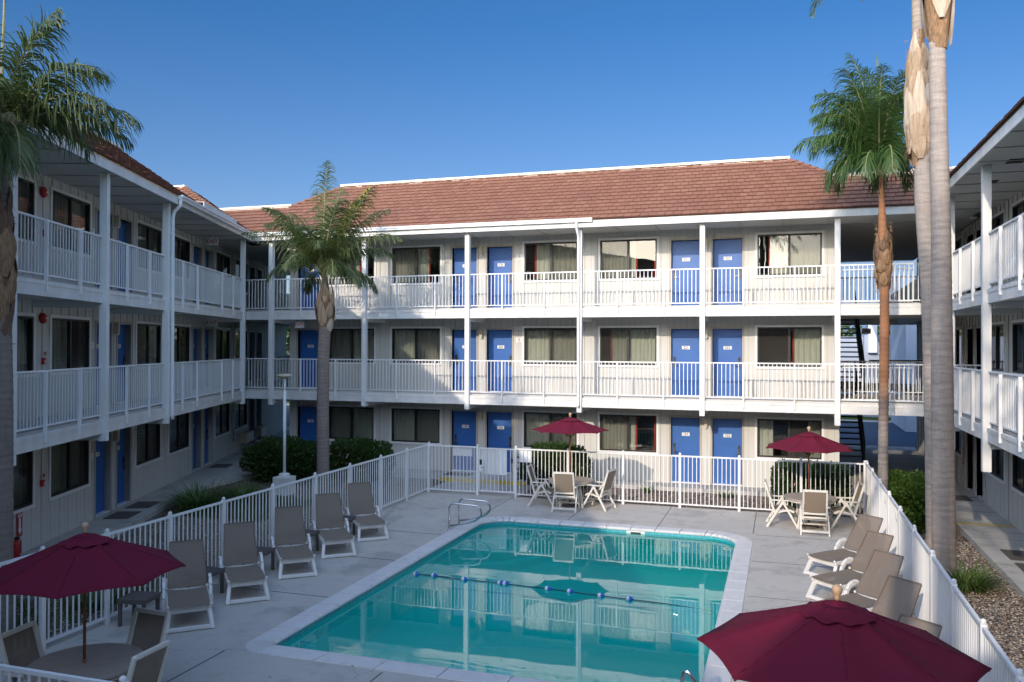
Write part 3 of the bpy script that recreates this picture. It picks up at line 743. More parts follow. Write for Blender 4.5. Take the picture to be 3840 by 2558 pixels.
def capbar(P, s0, s1, r, z, name='ridge_cap'):
    b = MB(); y = EY + r; b.box(s0, s1, y - .02, y + .22, z - .05, z + .08, 'cap'); b.box(s0, s1, y - .06, y - .021, z + .02, z + .09, 'cap'); b.build(name, P)
def zz(r): return ZE + SL * r

# --- back wing: local s = x, y = Y-24.92
def roof_back(P):
    s0, s1 = -22.5, 8.5
    E = 5.3
    low = [(-17.62, 0), (5.5, 0), (8.5, 1.87), (-20.36, 1.87)]
    hi = [(-17.15, 1.87), (1.55, 1.87), (.2, 3.22), (-15.8, 3.22)]
    roof_plane(P, [low, hi], s0, s1, 3.22)
    hip_caps(P, (1.55, EY + 1.87, zz(1.87)), (.2, EY + 3.22, zz(3.22))); hip_caps(P, (-17.15, EY + 1.87, zz(1.87)), (-15.8, EY + 3.22, zz(3.22)))
    capbar(P, -15.8, .2, 3.22, zz(3.22) + .02); capbar(P, 1.4, 8, 1.87, zz(1.87) + .01); capbar(P, -20.5, -17.05, 1.87, zz(1.87) + .01)
    b = MB(); y0, y1 = EY + 3.42, 13
    b.face([(-15.8, y0, zz(3.22)), (.2, y0, zz(3.22)), (.2, y1, zz(3.22)), (-15.8, y1, zz(3.22))], 'soffit')
    for s, q in ((.2, 1.55), (-15.8, -17.15)): b.face([(s, y0 - .2, zz(3.22)), (q, y0 - 1.5, zz(1.87)), (q, y1, zz(1.87)), (s, y1, zz(3.22))], 'tile')
    b.face([(-20, EY + 2, zz(1.87) - .02), (8, EY + 2, zz(1.87) - .02), (8, y1, zz(1.87) - .02), (-20, y1, zz(1.87) - .02)], 'soffit')
    b.build('flat_roof', P)
    g = MB(); g.box(-17.7, -5.45, -.44, -.34, 8.11, 8.21, 'gut'); g.box(-17.7, -5.45, -.47, -.441, 8.17, 8.22, 'gut'); g.build('gutter', P)
    d = MB(); d.tube([(-5.94, -.40, 8.12), (-5.94, -.40, 7.98), (-5.93, -.33, 7.83), (-5.92, -.19, 7.68), (-5.92, -.175, 7.5), (-5.92, -.175, 2.62), (-5.92, -.185, 2.5)], .04, 'gut', 8); d.build('downspout', P, smooth=True)
postsB = [-16.85, -13.25, -9.58, -5.91, -2.24, 1.44]
winB = [(-15.40, -13.62, (0, 0, 2)), (-12.93, -11.12, (1, 1, 2)), (-8.12, -6.33, (1, 1, 5)), (-5.58, -3.77, (2, 0, 2)), (-.74, 1.09, (9, 10, 5))]
# style = screen bit + (layout << 1)
doorsB = [(-16.68, -15.80, 18, 1), (-10.68, -9.80, 19, -1), (-9.42, -8.54, 20, 1), (-3.32, -2.44, 21, -1), (-2.06, -1.18, 22, 1)]
brB = [-15.68, -14.33, -12.07, -10.70, -8.41, -7.04, -4.74, -3.36, -1.08, .31]
back = wing('motel_building', (0, 24.92, 0), 0, 'sunlit three storey motel wing with blue numbered doors facing the camera', -17.92, 5.0, postsB, winB, doorsB, brB, wallr=(-17.03, 1.58), roof=roof_back, postbot={1.4: 2.18, -16.9: 2.3}, rail_gaps=())
tag(back, group='motel wings around the courtyard')
# breezeway decks and ceiling of the back wing (right and left ends)
b = MB()
for z in (ZF[1], ZF[2]):
    for q in ((1.581, 5.2, 1.361, 4.6), (-19.8, -17.031, 1.361, 4.6), (1.581, 5.2, 12.9, 13.4)):
        b = MB(); b.box(*q, z - .289, z - .001, 'soffit'); b.build('breezeway_deck', back)
b = MB(); b.box(-21, -17.031, 1.361, 13.4, 8.001, 8.03, 'soffit'); b.build('breezeway_ceiling', back)
b = MB(); b.box(1.581, 5.2, 1.361, 13.4, 8.001, 8.03, 'soffit')
for k in range(44): b.box(1.6, 5.2, 1.5 + k * .28, 1.52 + k * .28, 7.985, 8.0, 'dframe')
b.build('breezeway_ceiling', back)
for z in ZF[1:]:
    b = MB(); zt = z + 1.08
    b.box(1.60, 5.2, 4.60, 4.64, zt - .04, zt, 'rail'); b.box(1.60, 5.2, 4.605, 4.635, z + .06, z + .09, 'rail')
    for i in range(31): x = 1.65 + i * .115; b.box(x, x + .02, 4.61, 4.63, z + .09, zt - .04, 'rail')
    b.build('railing', back)
    # inner rear railing lit behind the front one
b = MB()
for z in (ZF[1], ZF[2]):
    b.box(1.6, 3.4, .35, .37, z + .05, z + .08, 'rail'); b.box(1.6, 3.4, .345, .375, z + .95, z + .98, 'rail')
    for i in range(16): x = 1.66 + i * .115; b.box(x, x + .019, .35, .369, z + .08, z + .95, 'rail')
b.build('railing', back)

# --- left wing
LP = [-34.5, -30.8, -27.1, -23.4, -19.8, -16.1, -13.8, -10.1, -6.40, -2.66]
LP = [-35.7, -32.0, -28.3, -24.7, -21.0, -17.4, -13.7, -10.05, -6.38, -2.70, 4.72]
winL = []; doorsL = []
nums = {0: (14, 15), 1: (16, 17), -1: (12, 13), -2: (10, 11), -3: (8, 9), -4: (6, 7), 2: (0, 0)}
for k in range(-4, 3):
    o = k * 7.34
    if k < 3: winL += [(-5.75 + o - 2.57 + .01, -3.87 + o - 2.57 - .05, (1, 0, 1)), (-5.73 + o, -3.88 + o, (3, 3, 2))]
    if k >= -4: doorsL.append((-3.50 + o, -2.62 + o, nums.get(k, (0, 0))[0], -1)); doorsL.append((-2.24 + o, -1.36 + o, nums.get(k, (0, 0))[1], 1))
winL += [(9.05, 10.85, (1, 0, 3)) if 0 else (13.9, 15.6, (1, 0, 3))]
winL = sorted([w_ for w_ in winL if w_[0] < 12.9]); doorsL = sorted([d for d in doorsL if d[0] < 13])
brL = []
for i in range(len(LP) - 1):
    if LP[i + 1] - LP[i] > 5: brL += [LP[i] + 7.34 * q for q in (.17, .34, .67, .84)]
    else: brL += [LP[i] + 3.67 * q for q in (.32, .69)]
def roof_left(P):
    s0 = -38
    near = [(s0, 0), (-.65, 0), (1.6, 3.22), (s0, 3.22)]
    roof_plane(P, [near], s0, 6, 3.22)
    # slope of the corner block between hip and valley
    far = [(2.75, 0), (4.93, 0), (4.93 + 2.74, 1.87), (9.2, 3.0), (7.47, 3.22)]
    roof_plane(P, [[(2.75, 0), (4.93, 0), (4.93 + 1.466 * 3.22, 3.22), (7.47, 3.22)]], 2.7, 10, 3.22)
    capbar(P, s0, 1.6, 3.22, zz(3.22) + .02)
    hip_caps(P, (2.75, EY, ZE), (7.47, EY + 3.22, zz(3.22)))
    b = MB(); b.face([(s0, EY + 3.3, zz(3.22)), (1.6, EY + 3.3, zz(3.22)), (1.6, 13, zz(3.22)), (s0, 13, zz(3.22))], 'soffit')
    b.face([(-.65, EY + .3, ZE), (22, EY + .3, ZE), (22, 13, ZE), (-.65, 13, ZE)], 'soffit')
    b.face([(-.65, EY, ZE), (1.6, EY + 3.22, zz(3.22)), (1.6, 13, zz(3.22)), (1.6, 13, ZE), (-.65, 13, ZE)], 'siding')
    b.build('flat_roof', P)
    g = MB(); g.box(-2.75, 4.9, -.44, -.34, 8.08, 8.19, 'gut'); g.box(-2.75, 4.9, -.47, -.441, 8.15, 8.20, 'gut'); g.build('gutter', P)
    d = MB(); d.tube([(-2.70, -.40, 8.09), (-2.68, -.38, 7.93), (-2.62, -.22, 7.80), (-2.60, -.175, 7.65), (-2.6, -.175, 2.60), (-2.6, -.19, 2.46)], .045, 'gut', 8); d.build('downspout', P, smooth=True)
    f = MB(); f.box(-.65, 2.75, -.36, -.336, 8.171, 8.38, 'weather'); f.box(-.65, 2.75, -.336, 0, 8.37, 8.385, 'weather'); f.build('parapet_board', P)
left = wing('motel_building', (-16.01, 20, 0), LROT, 'shaded three storey motel wing along the left of the pool with beige siding', -38, 5.22, LP, winL, doorsL, brL, wallr=(-38, 18.5), roof=roof_left, postbot={-2.7: 2.36})
tag(left, group='motel wings around the courtyard')
# far part of the left walkway, beyond the corner
b = MB()
for z in ZF[1:]: b.box(5.23, 18.5, .2, 1.36, z - .29, z, 'soffit')
b.box(5.23, 18.5, .2, 1.36, 8.0, 8.03, 'soffit')
b.build('breezeway_deck', left)
for z in ZF[1:]:
    r = MB(); r.box(9.2, 18.5, .2, .23, z + 1.04, z + 1.08, 'rail'); r.box(9.2, 18.5, .2, .22, z + .05, z + .08, 'rail')
    for i in range(80): x = 9.25 + i * .117; r.box(x, x + .019, .205, .224, z + .08, z + 1.04, 'rail')
    r.build('railing', left)
# corner block south slope (world), child of left wing in local coordinates
def w2l(p):
    v = Vector(p) - A0; return (v.dot(TH), v.dot(NN), p[2])
B0 = Vector(LW(2.75, EY, ZE)); b = MB()
ex = .273 / CS; tw = .243
def wp(x, r, h=0): return w2l((x, B0.y + r - h * SL / CS, ZE + SL * r + h / CS))
hipx = lambda r: B0.x - 1.466 * r
b.face([wp(B0.x, 0, -.03), wp(hipx(3.22), 3.22, -.03), wp(hipx(3.22) - 6, 3.22, -.03), wp(B0.x - 8, 0, -.03)], 'tile')
for j in range(int(3.22 / ex) + 1):
    r0 = j * ex; r1 = min(3.22, r0 + ex * 1.12)
    for i in range(26):
        c = hipx(r0 + ex / 2) - i * tw + (j * .37 % 1) * tw - .12; a = c - tw + .008
        if c > hipx(r0 + ex * .5): c = hipx(r0 + ex * .5)
        if c < a + .03: continue
        h0 = .042 + random.uniform(-.005, .005)
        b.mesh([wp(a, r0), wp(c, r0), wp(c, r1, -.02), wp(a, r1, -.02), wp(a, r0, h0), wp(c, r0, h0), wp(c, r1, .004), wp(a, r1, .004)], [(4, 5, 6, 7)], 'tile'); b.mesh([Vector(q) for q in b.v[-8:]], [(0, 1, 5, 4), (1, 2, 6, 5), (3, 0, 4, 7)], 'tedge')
b.build('roof', left)
b = MB(); T0 = (hipx(3.22), B0.y + 3.22, zz(3.22))
vs = []
for z in (T0[2] - .04, T0[2] + .09):
    for x, y in ((T0[0] - 7, T0[1]), (T0[0], T0[1]), (T0[0], T0[1] + .2), (T0[0] - 7, T0[1] + .2)): vs.append(w2l((x, y, z)))
b.mesh(vs, [(0, 3, 2, 1), (4, 5, 6, 7), (0, 1, 5, 4), (1, 2, 6, 5), (2, 3, 7, 6), (3, 0, 4, 7)], 'cap'); b.build('ridge_cap', left)

# --- right wing: local s = -y, origin (3.90, 0)
postsR = [-22.4, -18.7, -15.02, -11.35, -7.68, -4.0]
winR = [(-25.34, -23.55, (0, 0, 0)), (-22.75, -20.96, (1, 1, 1)), (-18.0, -16.2, (0, 0, 0)), (-15.4, -13.6, (1, 1, 1)), (-10.66, -8.86, (0, 0, 0)), (-30.6, -28.75, (0, 0, 0))]
doorsR = [(-27.95, -27.1, 0, -1), (-26.72, -25.86, 0, 1), (-20.5, -19.62, 0, -1), (-19.25, -18.37, 0, 1), (-13.1, -12.2, 0, -1)]
brR = [x + 3.67 * q for x in [-26.0] + postsR for q in (.32, .69)]
def roof_right(P):
    roof_plane(P, [[(-24.5, 0), (6, 0), (6, 3.22), (-24.5, 3.22)]], -24.5, 6, 3.22)
    capbar(P, -24.5, 6, 3.22, zz(3.22) + .02)
    b = MB(); b.face([(-24.5, EY + 3.3, zz(3.22)), (6, EY + 3.3, zz(3.22)), (6, 12, zz(3.22)), (-24.5, 12, zz(3.22))], 'soffit')
    b.face([(-38, EY + .3, 8.15), (-24.5, EY + .3, 8.15), (-24.5, 12, 8.15), (-38, 12, 8.15)], 'soffit'); b.build('flat_roof', P)
    b = MB()
    for s in (-20.6, -16.2, -18.4): b.box(s - .2, s + .2, .25, .55, 7.99, 8.0, 'dark')
    b.build('soffit_vent', P)
rightw = wing('motel_building', (3.90, 0, 0), -pi / 2, 'motel wing at the right edge with white railings seen at a steep angle', -24.9, 6, postsR, winR, doorsR, brR, depth=10, wallr=(-38, 6), roof=roof_right, postbot={-22.4: 1.9, -18.7: 1.9, -15.0: 1.9})
tag(rightw, group='motel wings around the courtyard')
b = MB()
for z in ZF[1:]: b.box(-38, -24.91, .6, 1.36, z - .29, z, 'soffit')
b.build('breezeway_deck', rightw)

# ------------------------------------------------------------------ small fixtures on walls
def place_local(P, o, s, y, z, rz=0):
    o.location = P.matrix_world @ Vector((s, y, z)) if 0 else (Matrix.Translation(P.location) @ Matrix.Rotation(P.rotation_euler[2], 4, 'Z')) @ Vector((s, y, z))
    o.rotation_euler = (0, 0, P.rotation_euler[2] + rz); return o
b = MB(); b.box(-.05, .05, -.12, 0, -.14, .12, 'beigebox'); b.box(-.035, .035, -.10, -.03, -.17, -.141, 'plate'); b.box(-.06, .06, -.13, .0, .121, .14, 'beigebox')
lamp0 = b.build('wall_lamp'); first = [True]
def wlamp(P, s, z, label):
    o = lamp0 if first[0] else lamp0.copy()
    if not first[0]: COL.objects.link(o)
    first[0] = False; place_local(P, o, s, 1.345, z); tag(o, label, 'wall lamp', 'lamps between the room doors')
fn = ('ground', 'middle', 'top')
for fl in range(3):
    z = DT[fl] - .12
    wlamp(back, -9.61, z, f'beige wall lamp between doors {fl+1}19 and {fl+1}20 of the sunlit wing')
    wlamp(back, -2.25, z, f'beige wall lamp between doors {fl+1}21 and {fl+1}22 of the sunlit wing')
    wlamp(left, -2.43, z, f'beige wall lamp between doors {fl+1}14 and {fl+1}15 of the left wing')
def alarm(P, s, z, label):
    t = empty('fire_bell'); place_local(P, t, s, 1.345, z); tag(t, label, 'fire alarm bell', 'red fire bells on the left wing')
    b = MB(); b.mesh(*[( [(r * cos(2 * pi * k / 14), y, r * sin(2 * pi * k / 14)) for r, y in ((.11, 0), (.115, -.04), (.10, -.07), (.04, -.09)) for k in range(14)]), [(i * 14 + k, i * 14 + (k + 1) % 14, (i + 1) * 14 + (k + 1) % 14, (i + 1) * 14 + k) for i in range(3) for k in range(14)] + [tuple(range(42, 56))]], 'red'); b.build('bell', t, smooth=True)
    b = MB(); b.box(-.02, .02, -.11, -.09, -.02, .02, 'plate'); b.build('badge', t)
    return t
alarm(left, -6.15, 7.62, 'round red fire bell on the top floor of the left wing between two windows')
alarm(left, -6.15, 4.93, 'round red fire bell on the middle floor of the left wing between two windows')
def pull(P, s, z, label):
    b = MB(); b.box(-.05, .05, -.05, 0, -.07, .07, 'red'); b.box(-.04, .04, -.055, -.051, .12, .20, 'red'); b.box(-.012, .012, -.058, -.0505, -.05, .02, 'plate')
    o = b.build('fire_alarm_pull'); place_local(P, o, s, 1.345, z); tag(o, label, 'fire alarm pull', 'red alarm pulls on the left wing')
pull(left, -6.1, 4.0 + .02, 'small red alarm pull below the bell on the left wing middle floor')
pull(left, -6.12, 1.42, 'small red alarm pull on the left wing ground floor')
pull(left, -6.1, 6.75, 'small red alarm pull on the left wing top floor behind the railing')
def notice(P, s, z, label, w=.2, h=.17):
    b = MB(); b.box(-w / 2, w / 2, -.012, 0, -h / 2, h / 2, 'plate')
    pts = 16
    for k in range(pts):
        a, c = 2 * pi * k / pts, 2 * pi * (k + 1) / pts
        b.face([(.04 * cos(a), -.0135, .03 + .04 * sin(a)), (.04 * cos(c), -.0135, .03 + .04 * sin(c)), (.03 * cos(c), -.0135, .03 + .03 * sin(c)), (.03 * cos(a), -.0135, .03 + .03 * sin(a))], 'red')
    b.bar((-.025, -.0142, .055), (.025, -.0142, .005), .001, .008, 'red'); b.bar((-.03, -.0138, .03), (.03, -.0138, .03), .001, .008, 'text')
    b.box(-.08, .08, -.0135, -.0125, -.05, -.043, 'text'); b.box(-.06, .06, -.0135, -.0125, -.066, -.06, 'text')
    o = b.build('no_smoking_sign'); place_local(P, o, s, 1.345, z); tag(o, label, 'sign', 'small white no smoking notices')
notice(back, -8.29, 4.55, 'small white no smoking notice beside door 220 on the middle floor')
notice(back, -8.29, 7.3, 'small white no smoking notice beside door 320 on the top floor')
notice(left, -3.75, 4.35, 'small white no smoking notice on the left wing middle floor beside a window')
notice(left, -3.75, 7.1, 'small white no smoking notice on the left wing top floor beside a window')
notice(left, -3.75, 1.65, 'small white no smoking notice on the left wing ground floor beside door 114')
def exit_sign(loc, rz, label):
    t = empty('exit_sign', loc, rz); tag(t, label, 'exit sign', 'EXIT signs at the corner walkways')
    b = MB(); b.box(-.17, .17, -.03, .03, -.11, .11, 'plate'); b.box(-.01, .01, -.01, .01, .11, .2, 'plate'); b.build('housing', t)
    b = MB(); v, f = text_mesh('EXIT', .17)
    for sg in (1, -1): b.mesh(v, f, 'red', Matrix.Rotation(0 if sg > 0 else pi, 4, 'Z') @ Matrix.Translation((0, -.032, 0)) @ Matrix.Rotation(pi / 2, 4, 'X'))
    b.build('lettering', t)
p = LW(3.6, .65); exit_sign((p[0], p[1], 7.78), LROT - pi / 2, 'red lettered EXIT sign under the top ceiling at the end of the left walkway')
exit_sign((p[0], p[1], 5.1), LROT - pi / 2, 'red lettered EXIT sign under the middle ceiling at the end of the left walkway')
exit_sign((-16.25, 25.2, 7.78), 0, 'red lettered EXIT sign near door 318 beside the left breezeway')
exit_sign((-15.95, 25.2, 5.08), 0, 'red lettered EXIT sign above door 218 beside the left breezeway')
exit_sign((3.2, 36.5, 5.0), 0, 'red lettered EXIT sign inside the right breezeway below the top deck')
def ext_sign(P, s, z, label, y=1.345):
    t = empty('fire_extinguisher_sign'); place_local(P, t, s, y, z); tag(t, label, 'sign', 'red fire extinguisher arrows')
    b = MB(); b.box(-.1, .1, -.01, 0, -.25, .25, 'red'); b.build('panel', t)
    b = MB(); b.box(-.07, .07, -.013, -.0102, .14, .21, 'plate'); b.box(-.035, .035, -.013, -.0102, -.1, .12, 'plate'); b.face([(-.075, -.013, -.1), (.075, -.013, -.1), (0, -.013, -.21)][::-1], 'plate'); b.build('arrow', t)
    b = MB(); v, f = text_mesh('FIRE', .06); b.mesh(v, f, 'red', Matrix.Translation((0, -.0145, .175)) @ Matrix.Rotation(pi / 2, 4, 'X')); b.build('lettering', t)
ext_sign(left, -7.0, .73, 'red fire extinguisher arrow sign low on the left wing beside the edge palm')
ext_sign(left, 8.85, .85, 'red fire extinguisher arrow sign on the far ground floor of the left wing')
ext_sign(rightw, -29.4 + .9, 1.35 - .3, 'red and white fire extinguisher arrow sign on the far right ground floor wall')
def extinguisher(P, s, z, label):
    t = empty('fire_extinguisher'); place_local(P, t, s, 1.25, z); tag(t, label, 'fire extinguisher')
    b = MB(); b.lathe([(.06, 0), (.075, .02), (.075, .36), (.05, .42), (.02, .44)], (0, 0, 0), 'red'); b.build('cylinder', t, smooth=True)
    b = MB(); b.box(-.02, .02, -.06, .03, .44, .49, 'black'); b.tube([(0, -.04, .46), (.08, -.05, .4), (.09, -.05, .15)], .012, 'black', 6); b.build('valve', t)
extinguisher(left, -7.3, .05, 'red fire extinguisher on the left wing wall beneath its arrow sign')
def ac(s, label):
    t = empty('air_conditioner'); place_local(left, t, s, 1.345, .62); tag(t, label, 'air conditioner', 'air conditioners under the far windows')
    b = MB(); b.box(-.55, .55, -.3, 0, -.2, .2, 'beigebox'); b.build('casing', t)
    b = MB()
    for k in range(8): b.box(-.5, .5, -.31, -.3005, -.17 + k * .045, -.145 + k * .045, 'plate')
    b.build('grille', t)
ac(10.2, 'beige air conditioner below the far ground floor window of the left wing'); ac(12.6, 'farther beige air conditioner on the ground floor of the left wing')
# stairs
def stairs(loc, rz, label, n=16, rise=.172, run=.26, w=1.0, railh=.95):
    t = empty('staircase', loc, rz); tag(t, label, 'staircase', 'black open tread stairs')
    for s in (-1, 1):
        b = MB(); b.bar((s * w / 2, 0, 0), (s * w / 2, n * run, n * rise), .05, .28, 'black'); b.build('stringer', t)
        b = MB(); b.bar((s * w / 2, 0, railh), (s * w / 2, n * run, n * rise + railh), .04, .04, 'black')
        for k in range(0, n, 1): b.box(s * w / 2 - .01, s * w / 2 + .01, k * run, k * run + .02, k * rise, k * rise + railh, 'black')
        b.build('handrail', t)
    b = MB()
    for k in range(1, n): b.box(-w / 2 + .02, w / 2 - .02, k * run - .02, k * run + .25, k * rise - .05, k * rise, 'black')
    b.build('tread', t)
stairs((2.1, 30.2, ZF[1]), 0, 'black open tread stairs in the right breezeway climbing from the middle to the top floor')
stairs((2.1, 30.0, ZF[0]), 0, 'black open tread stairs in the right breezeway climbing from the ground to the middle floor')
stairs((-17.7, 33.6, ZF[1]), pi, 'black open tread stairs in the left breezeway between the middle and top floors')
stairs((-17.7, 33.6, ZF[0]), pi, 'black open tread stairs in the left breezeway between the ground and middle floors')
b = MB()
for x in [2.9 + i * .12 for i in range(14)]: b.box(x, x + .015, 31.5, 31.515, ZF[1] + .05, ZF[1] + 1.05, 'black')
b.box(2.85, 4.7, 31.49, 31.53, ZF[1] + 1.05, ZF[1] + 1.09, 'black'); tag(b.build('metal_railing'), 'black iron landing railing beside the right breezeway stairs', 'railing')

# ------------------------------------------------------------------ doormats
mb = MB(); mb.box(-.45, .45, -.3, .3, 0, .012, 'mat'); mat0 = mb.build('doormat'); fm = [True]
def doormat(P, s, y, label):
    o = mat0 if fm[0] else mat0.copy()
    if not fm[0]: COL.objects.link(o)
    fm[0] = False; place_local(P, o, s, y, ZW + .002); tag(o, label, 'doormat', 'brown mats outside the ground floor rooms')
doormat(left, -3.1, .85, 'dark doormat outside door 114 at the near left'); doormat(left, -1.75, .85, 'dark doormat outside door 115 on the shaded walk'); doormat(left, 5.4, .85, 'dark doormat outside a far door of the left wing near the round bush')
doormat(back, -10.2, .8, 'dark doormat outside door 119 behind the pool gate')
doormat(rightw, -19.45, .75, 'brown doormat on the right walkway farther from the camera'); doormat(rightw, -18.3, .75, 'brown doormat on the right walkway nearer the camera'); doormat(rightw, -26.3, .8, 'brown doormat outside the far doors of the right wing')

# ------------------------------------------------------------------ pool fence
def fence(name, label, pts, gate=None, mesh_panels=()):
    base = pts[0]; t = empty(name, (*base, 0)); tag(t, label, 'fence', 'white metal fences around the pool')
    for i, p in enumerate(pts):
        x, y = p[0] - base[0], p[1] - base[1]
        b = MB(); b.box(x - .033, x + .033, y - .033, y + .033, 0, 1.44, 'rail'); b.ball((x, y, 1.462), .034, 'rail', 8); b.build('post', t)
    for i in range(len(pts) - 1):
        if gate == i: continue
        a = Vector((pts[i][0] - base[0], pts[i][1] - base[1], 0)); c = Vector((pts[i + 1][0] - base[0], pts[i + 1][1] - base[1], 0)); d = (c - a).normalized(); L = (c - a).length
        a2 = a + d * .034; c2 = c - d * .034; b = MB()
        b.bar(a2 + Vector((0, 0, 1.40)), c2 + Vector((0, 0, 1.40)), .04, .04, 'rail'); b.bar(a2 + Vector((0, 0, .1)), c2 + Vector((0, 0, .1)), .035, .035, 'rail')
        k = max(2, round(L / .114))
        for j in range(1, k): q = a + d * (L * j / k); b.bar(q + Vector((0, 0, .118)), q + Vector((0, 0, 1.38)), .019, .019, 'rail', up=(d.x, d.y, 0))
        if i in mesh_panels:
            x0, x1, z0, z1 = mesh_panels[i]; lattice(b, a.x, a.y, x0, x1, z0, z1)
        b.build('panel', t)
    return t
def lattice(b, ax, ay, x0, x1, z0, z1, y=.02):
    w_ = x1 - x0; h = z1 - z0; st = .042; sl = 1.8
    k = int((w_ + h / sl) / st)
    for i in range(k):
        for sg in (1, -1):
            o = i * st - h / sl; p0 = Vector((max(0, o), 0, 0)); z_a = max(0, (0 - o)) * sl
            xa, za = (o, 0) if o >= 0 else (0, -o * sl)
            xb = min(w_, o + h / sl); zb = (xb - o) * sl
            if xb - xa < .01: continue
            X = (lambda x: x0 + x) if sg > 0 else (lambda x: x1 - x)
            b.bar((ax + X(xa), ay + y, z0 + za), (ax + X(xb), ay + y, z0 + zb), .003, .006, 'rail', up=(0, 1, 0))
fy = [23.0, 21.44, 19.85, 18.2, 16.6, 14.95, 13.35, 11.9, 10.49]
fence('pool_fence', 'white picket metal fence behind the left row of loungers', [(-10.08, y) for y in fy + [9.29, 7.7, 6.05, 5.88]])
fx = [-10.05, -8.49, -7.32, -5.77, -4.2, -2.65, -1.1, .45, 1.98]
bf = fence('pool_fence', 'white picket metal fence between the pool and the sunlit wing with a gate in it', [(x, 22.9) for x in fx], gate=1, mesh_panels={0: (.78, 1.5, .12, 1.38)})
fence('pool_fence', 'white picket metal fence along the right side of the pool', [(2.03, y) for y in [22.9, 21.55, 19.9, 18.25, 16.6, 14.9, 13.15, 11.6, 10.0, 8.55, 7.1, 5.88]])
fence('pool_fence', 'white picket metal fence crossing the bottom left corner nearest the camera', [(-10.0, 5.88), (-8.5, 5.88), (-7.0, 5.88), (-5.47, 5.88), (-3.9, 5.88), (-2.4, 5.88), (-.9, 5.88), (.6, 5.88), (1.97, 5.88)])
g = MB(); x0, x1 = -8.45 + 10.05, -7.36 + 10.05
for z in (1.36, .12): g.box(x0, x1, -.018, .018, z, z + .04, 'rail')
for x in (x0, x1 - .03): g.box(x, x + .03, -.0185, .0185, .12, 1.40, 'rail')
for i in range(1, 9): x = x0 + (x1 - x0) * i / 9; g.box(x - .009, x + .009, -.009, .009, .16, 1.36, 'rail')
lattice(g, 0, 0, x0 + .04, x0 + .60, .16, 1.36, -.015)
gate = g.build('gate', bf)
g = MB(); g.box(x0 + .03, x0 + .16, -.07, -.021, .72, 1.08, 'gut'); g.box(x0 + .045, x0 + .12, -.074, -.0705, .9, 1.06, 'black'); g.tube([(x0 + .1, -.07, .84), (x0 + .1, -.1, .84), (x0 + .19, -.1, .84)], .011, 'steel', 6); g.box(x1 - .10, x1 - .03, -.05, -.019, .98, 1.12, 'steel'); g.build('lock', gate)
def board(x0, x1, z0, z1, label, y=.025):
    b = MB(); b.box(0, x1 - x0, 0, .012, 0, z1 - z0, 'plate'); o = b.build('sign_board', loc=(x0, 22.9 + y, z0)); tag(o, label, 'sign board', 'blank backs of signs tied to the pool fence')
board(-8.38, -7.62, .62, 1.36, 'pale blank sign board seen from behind on the pool gate'); board(-9.30, -8.68, 1.12, 1.37, 'small pale board at the top of the fence left of the gate', .035); board(-7.2, -6.85, 1.02, 1.36, 'small white board on the fence right of the gate')
for y, nm in ((20.5, 'farthest'), (18.68, 'middle'), (16.9, 'nearest')):
    b = MB(); b.tube([(0, 0, .1)] + [(-.13 + .13 * cos(R(a)) - 0, 0, .1 - .13 * sin(R(a))) for a in range(0, 181, 20)] + [(-.27, 0, .13)], .008, 'steel', 6)
    b.v = [(0, x, z) for x, yy, z in b.v]
    o = b.build('fence_hook', loc=(1.985, y, 1.22)); tag(o, f'{nm} curved metal hook on the inside of the right pool fence', 'hook', 'hooks on the right fence')

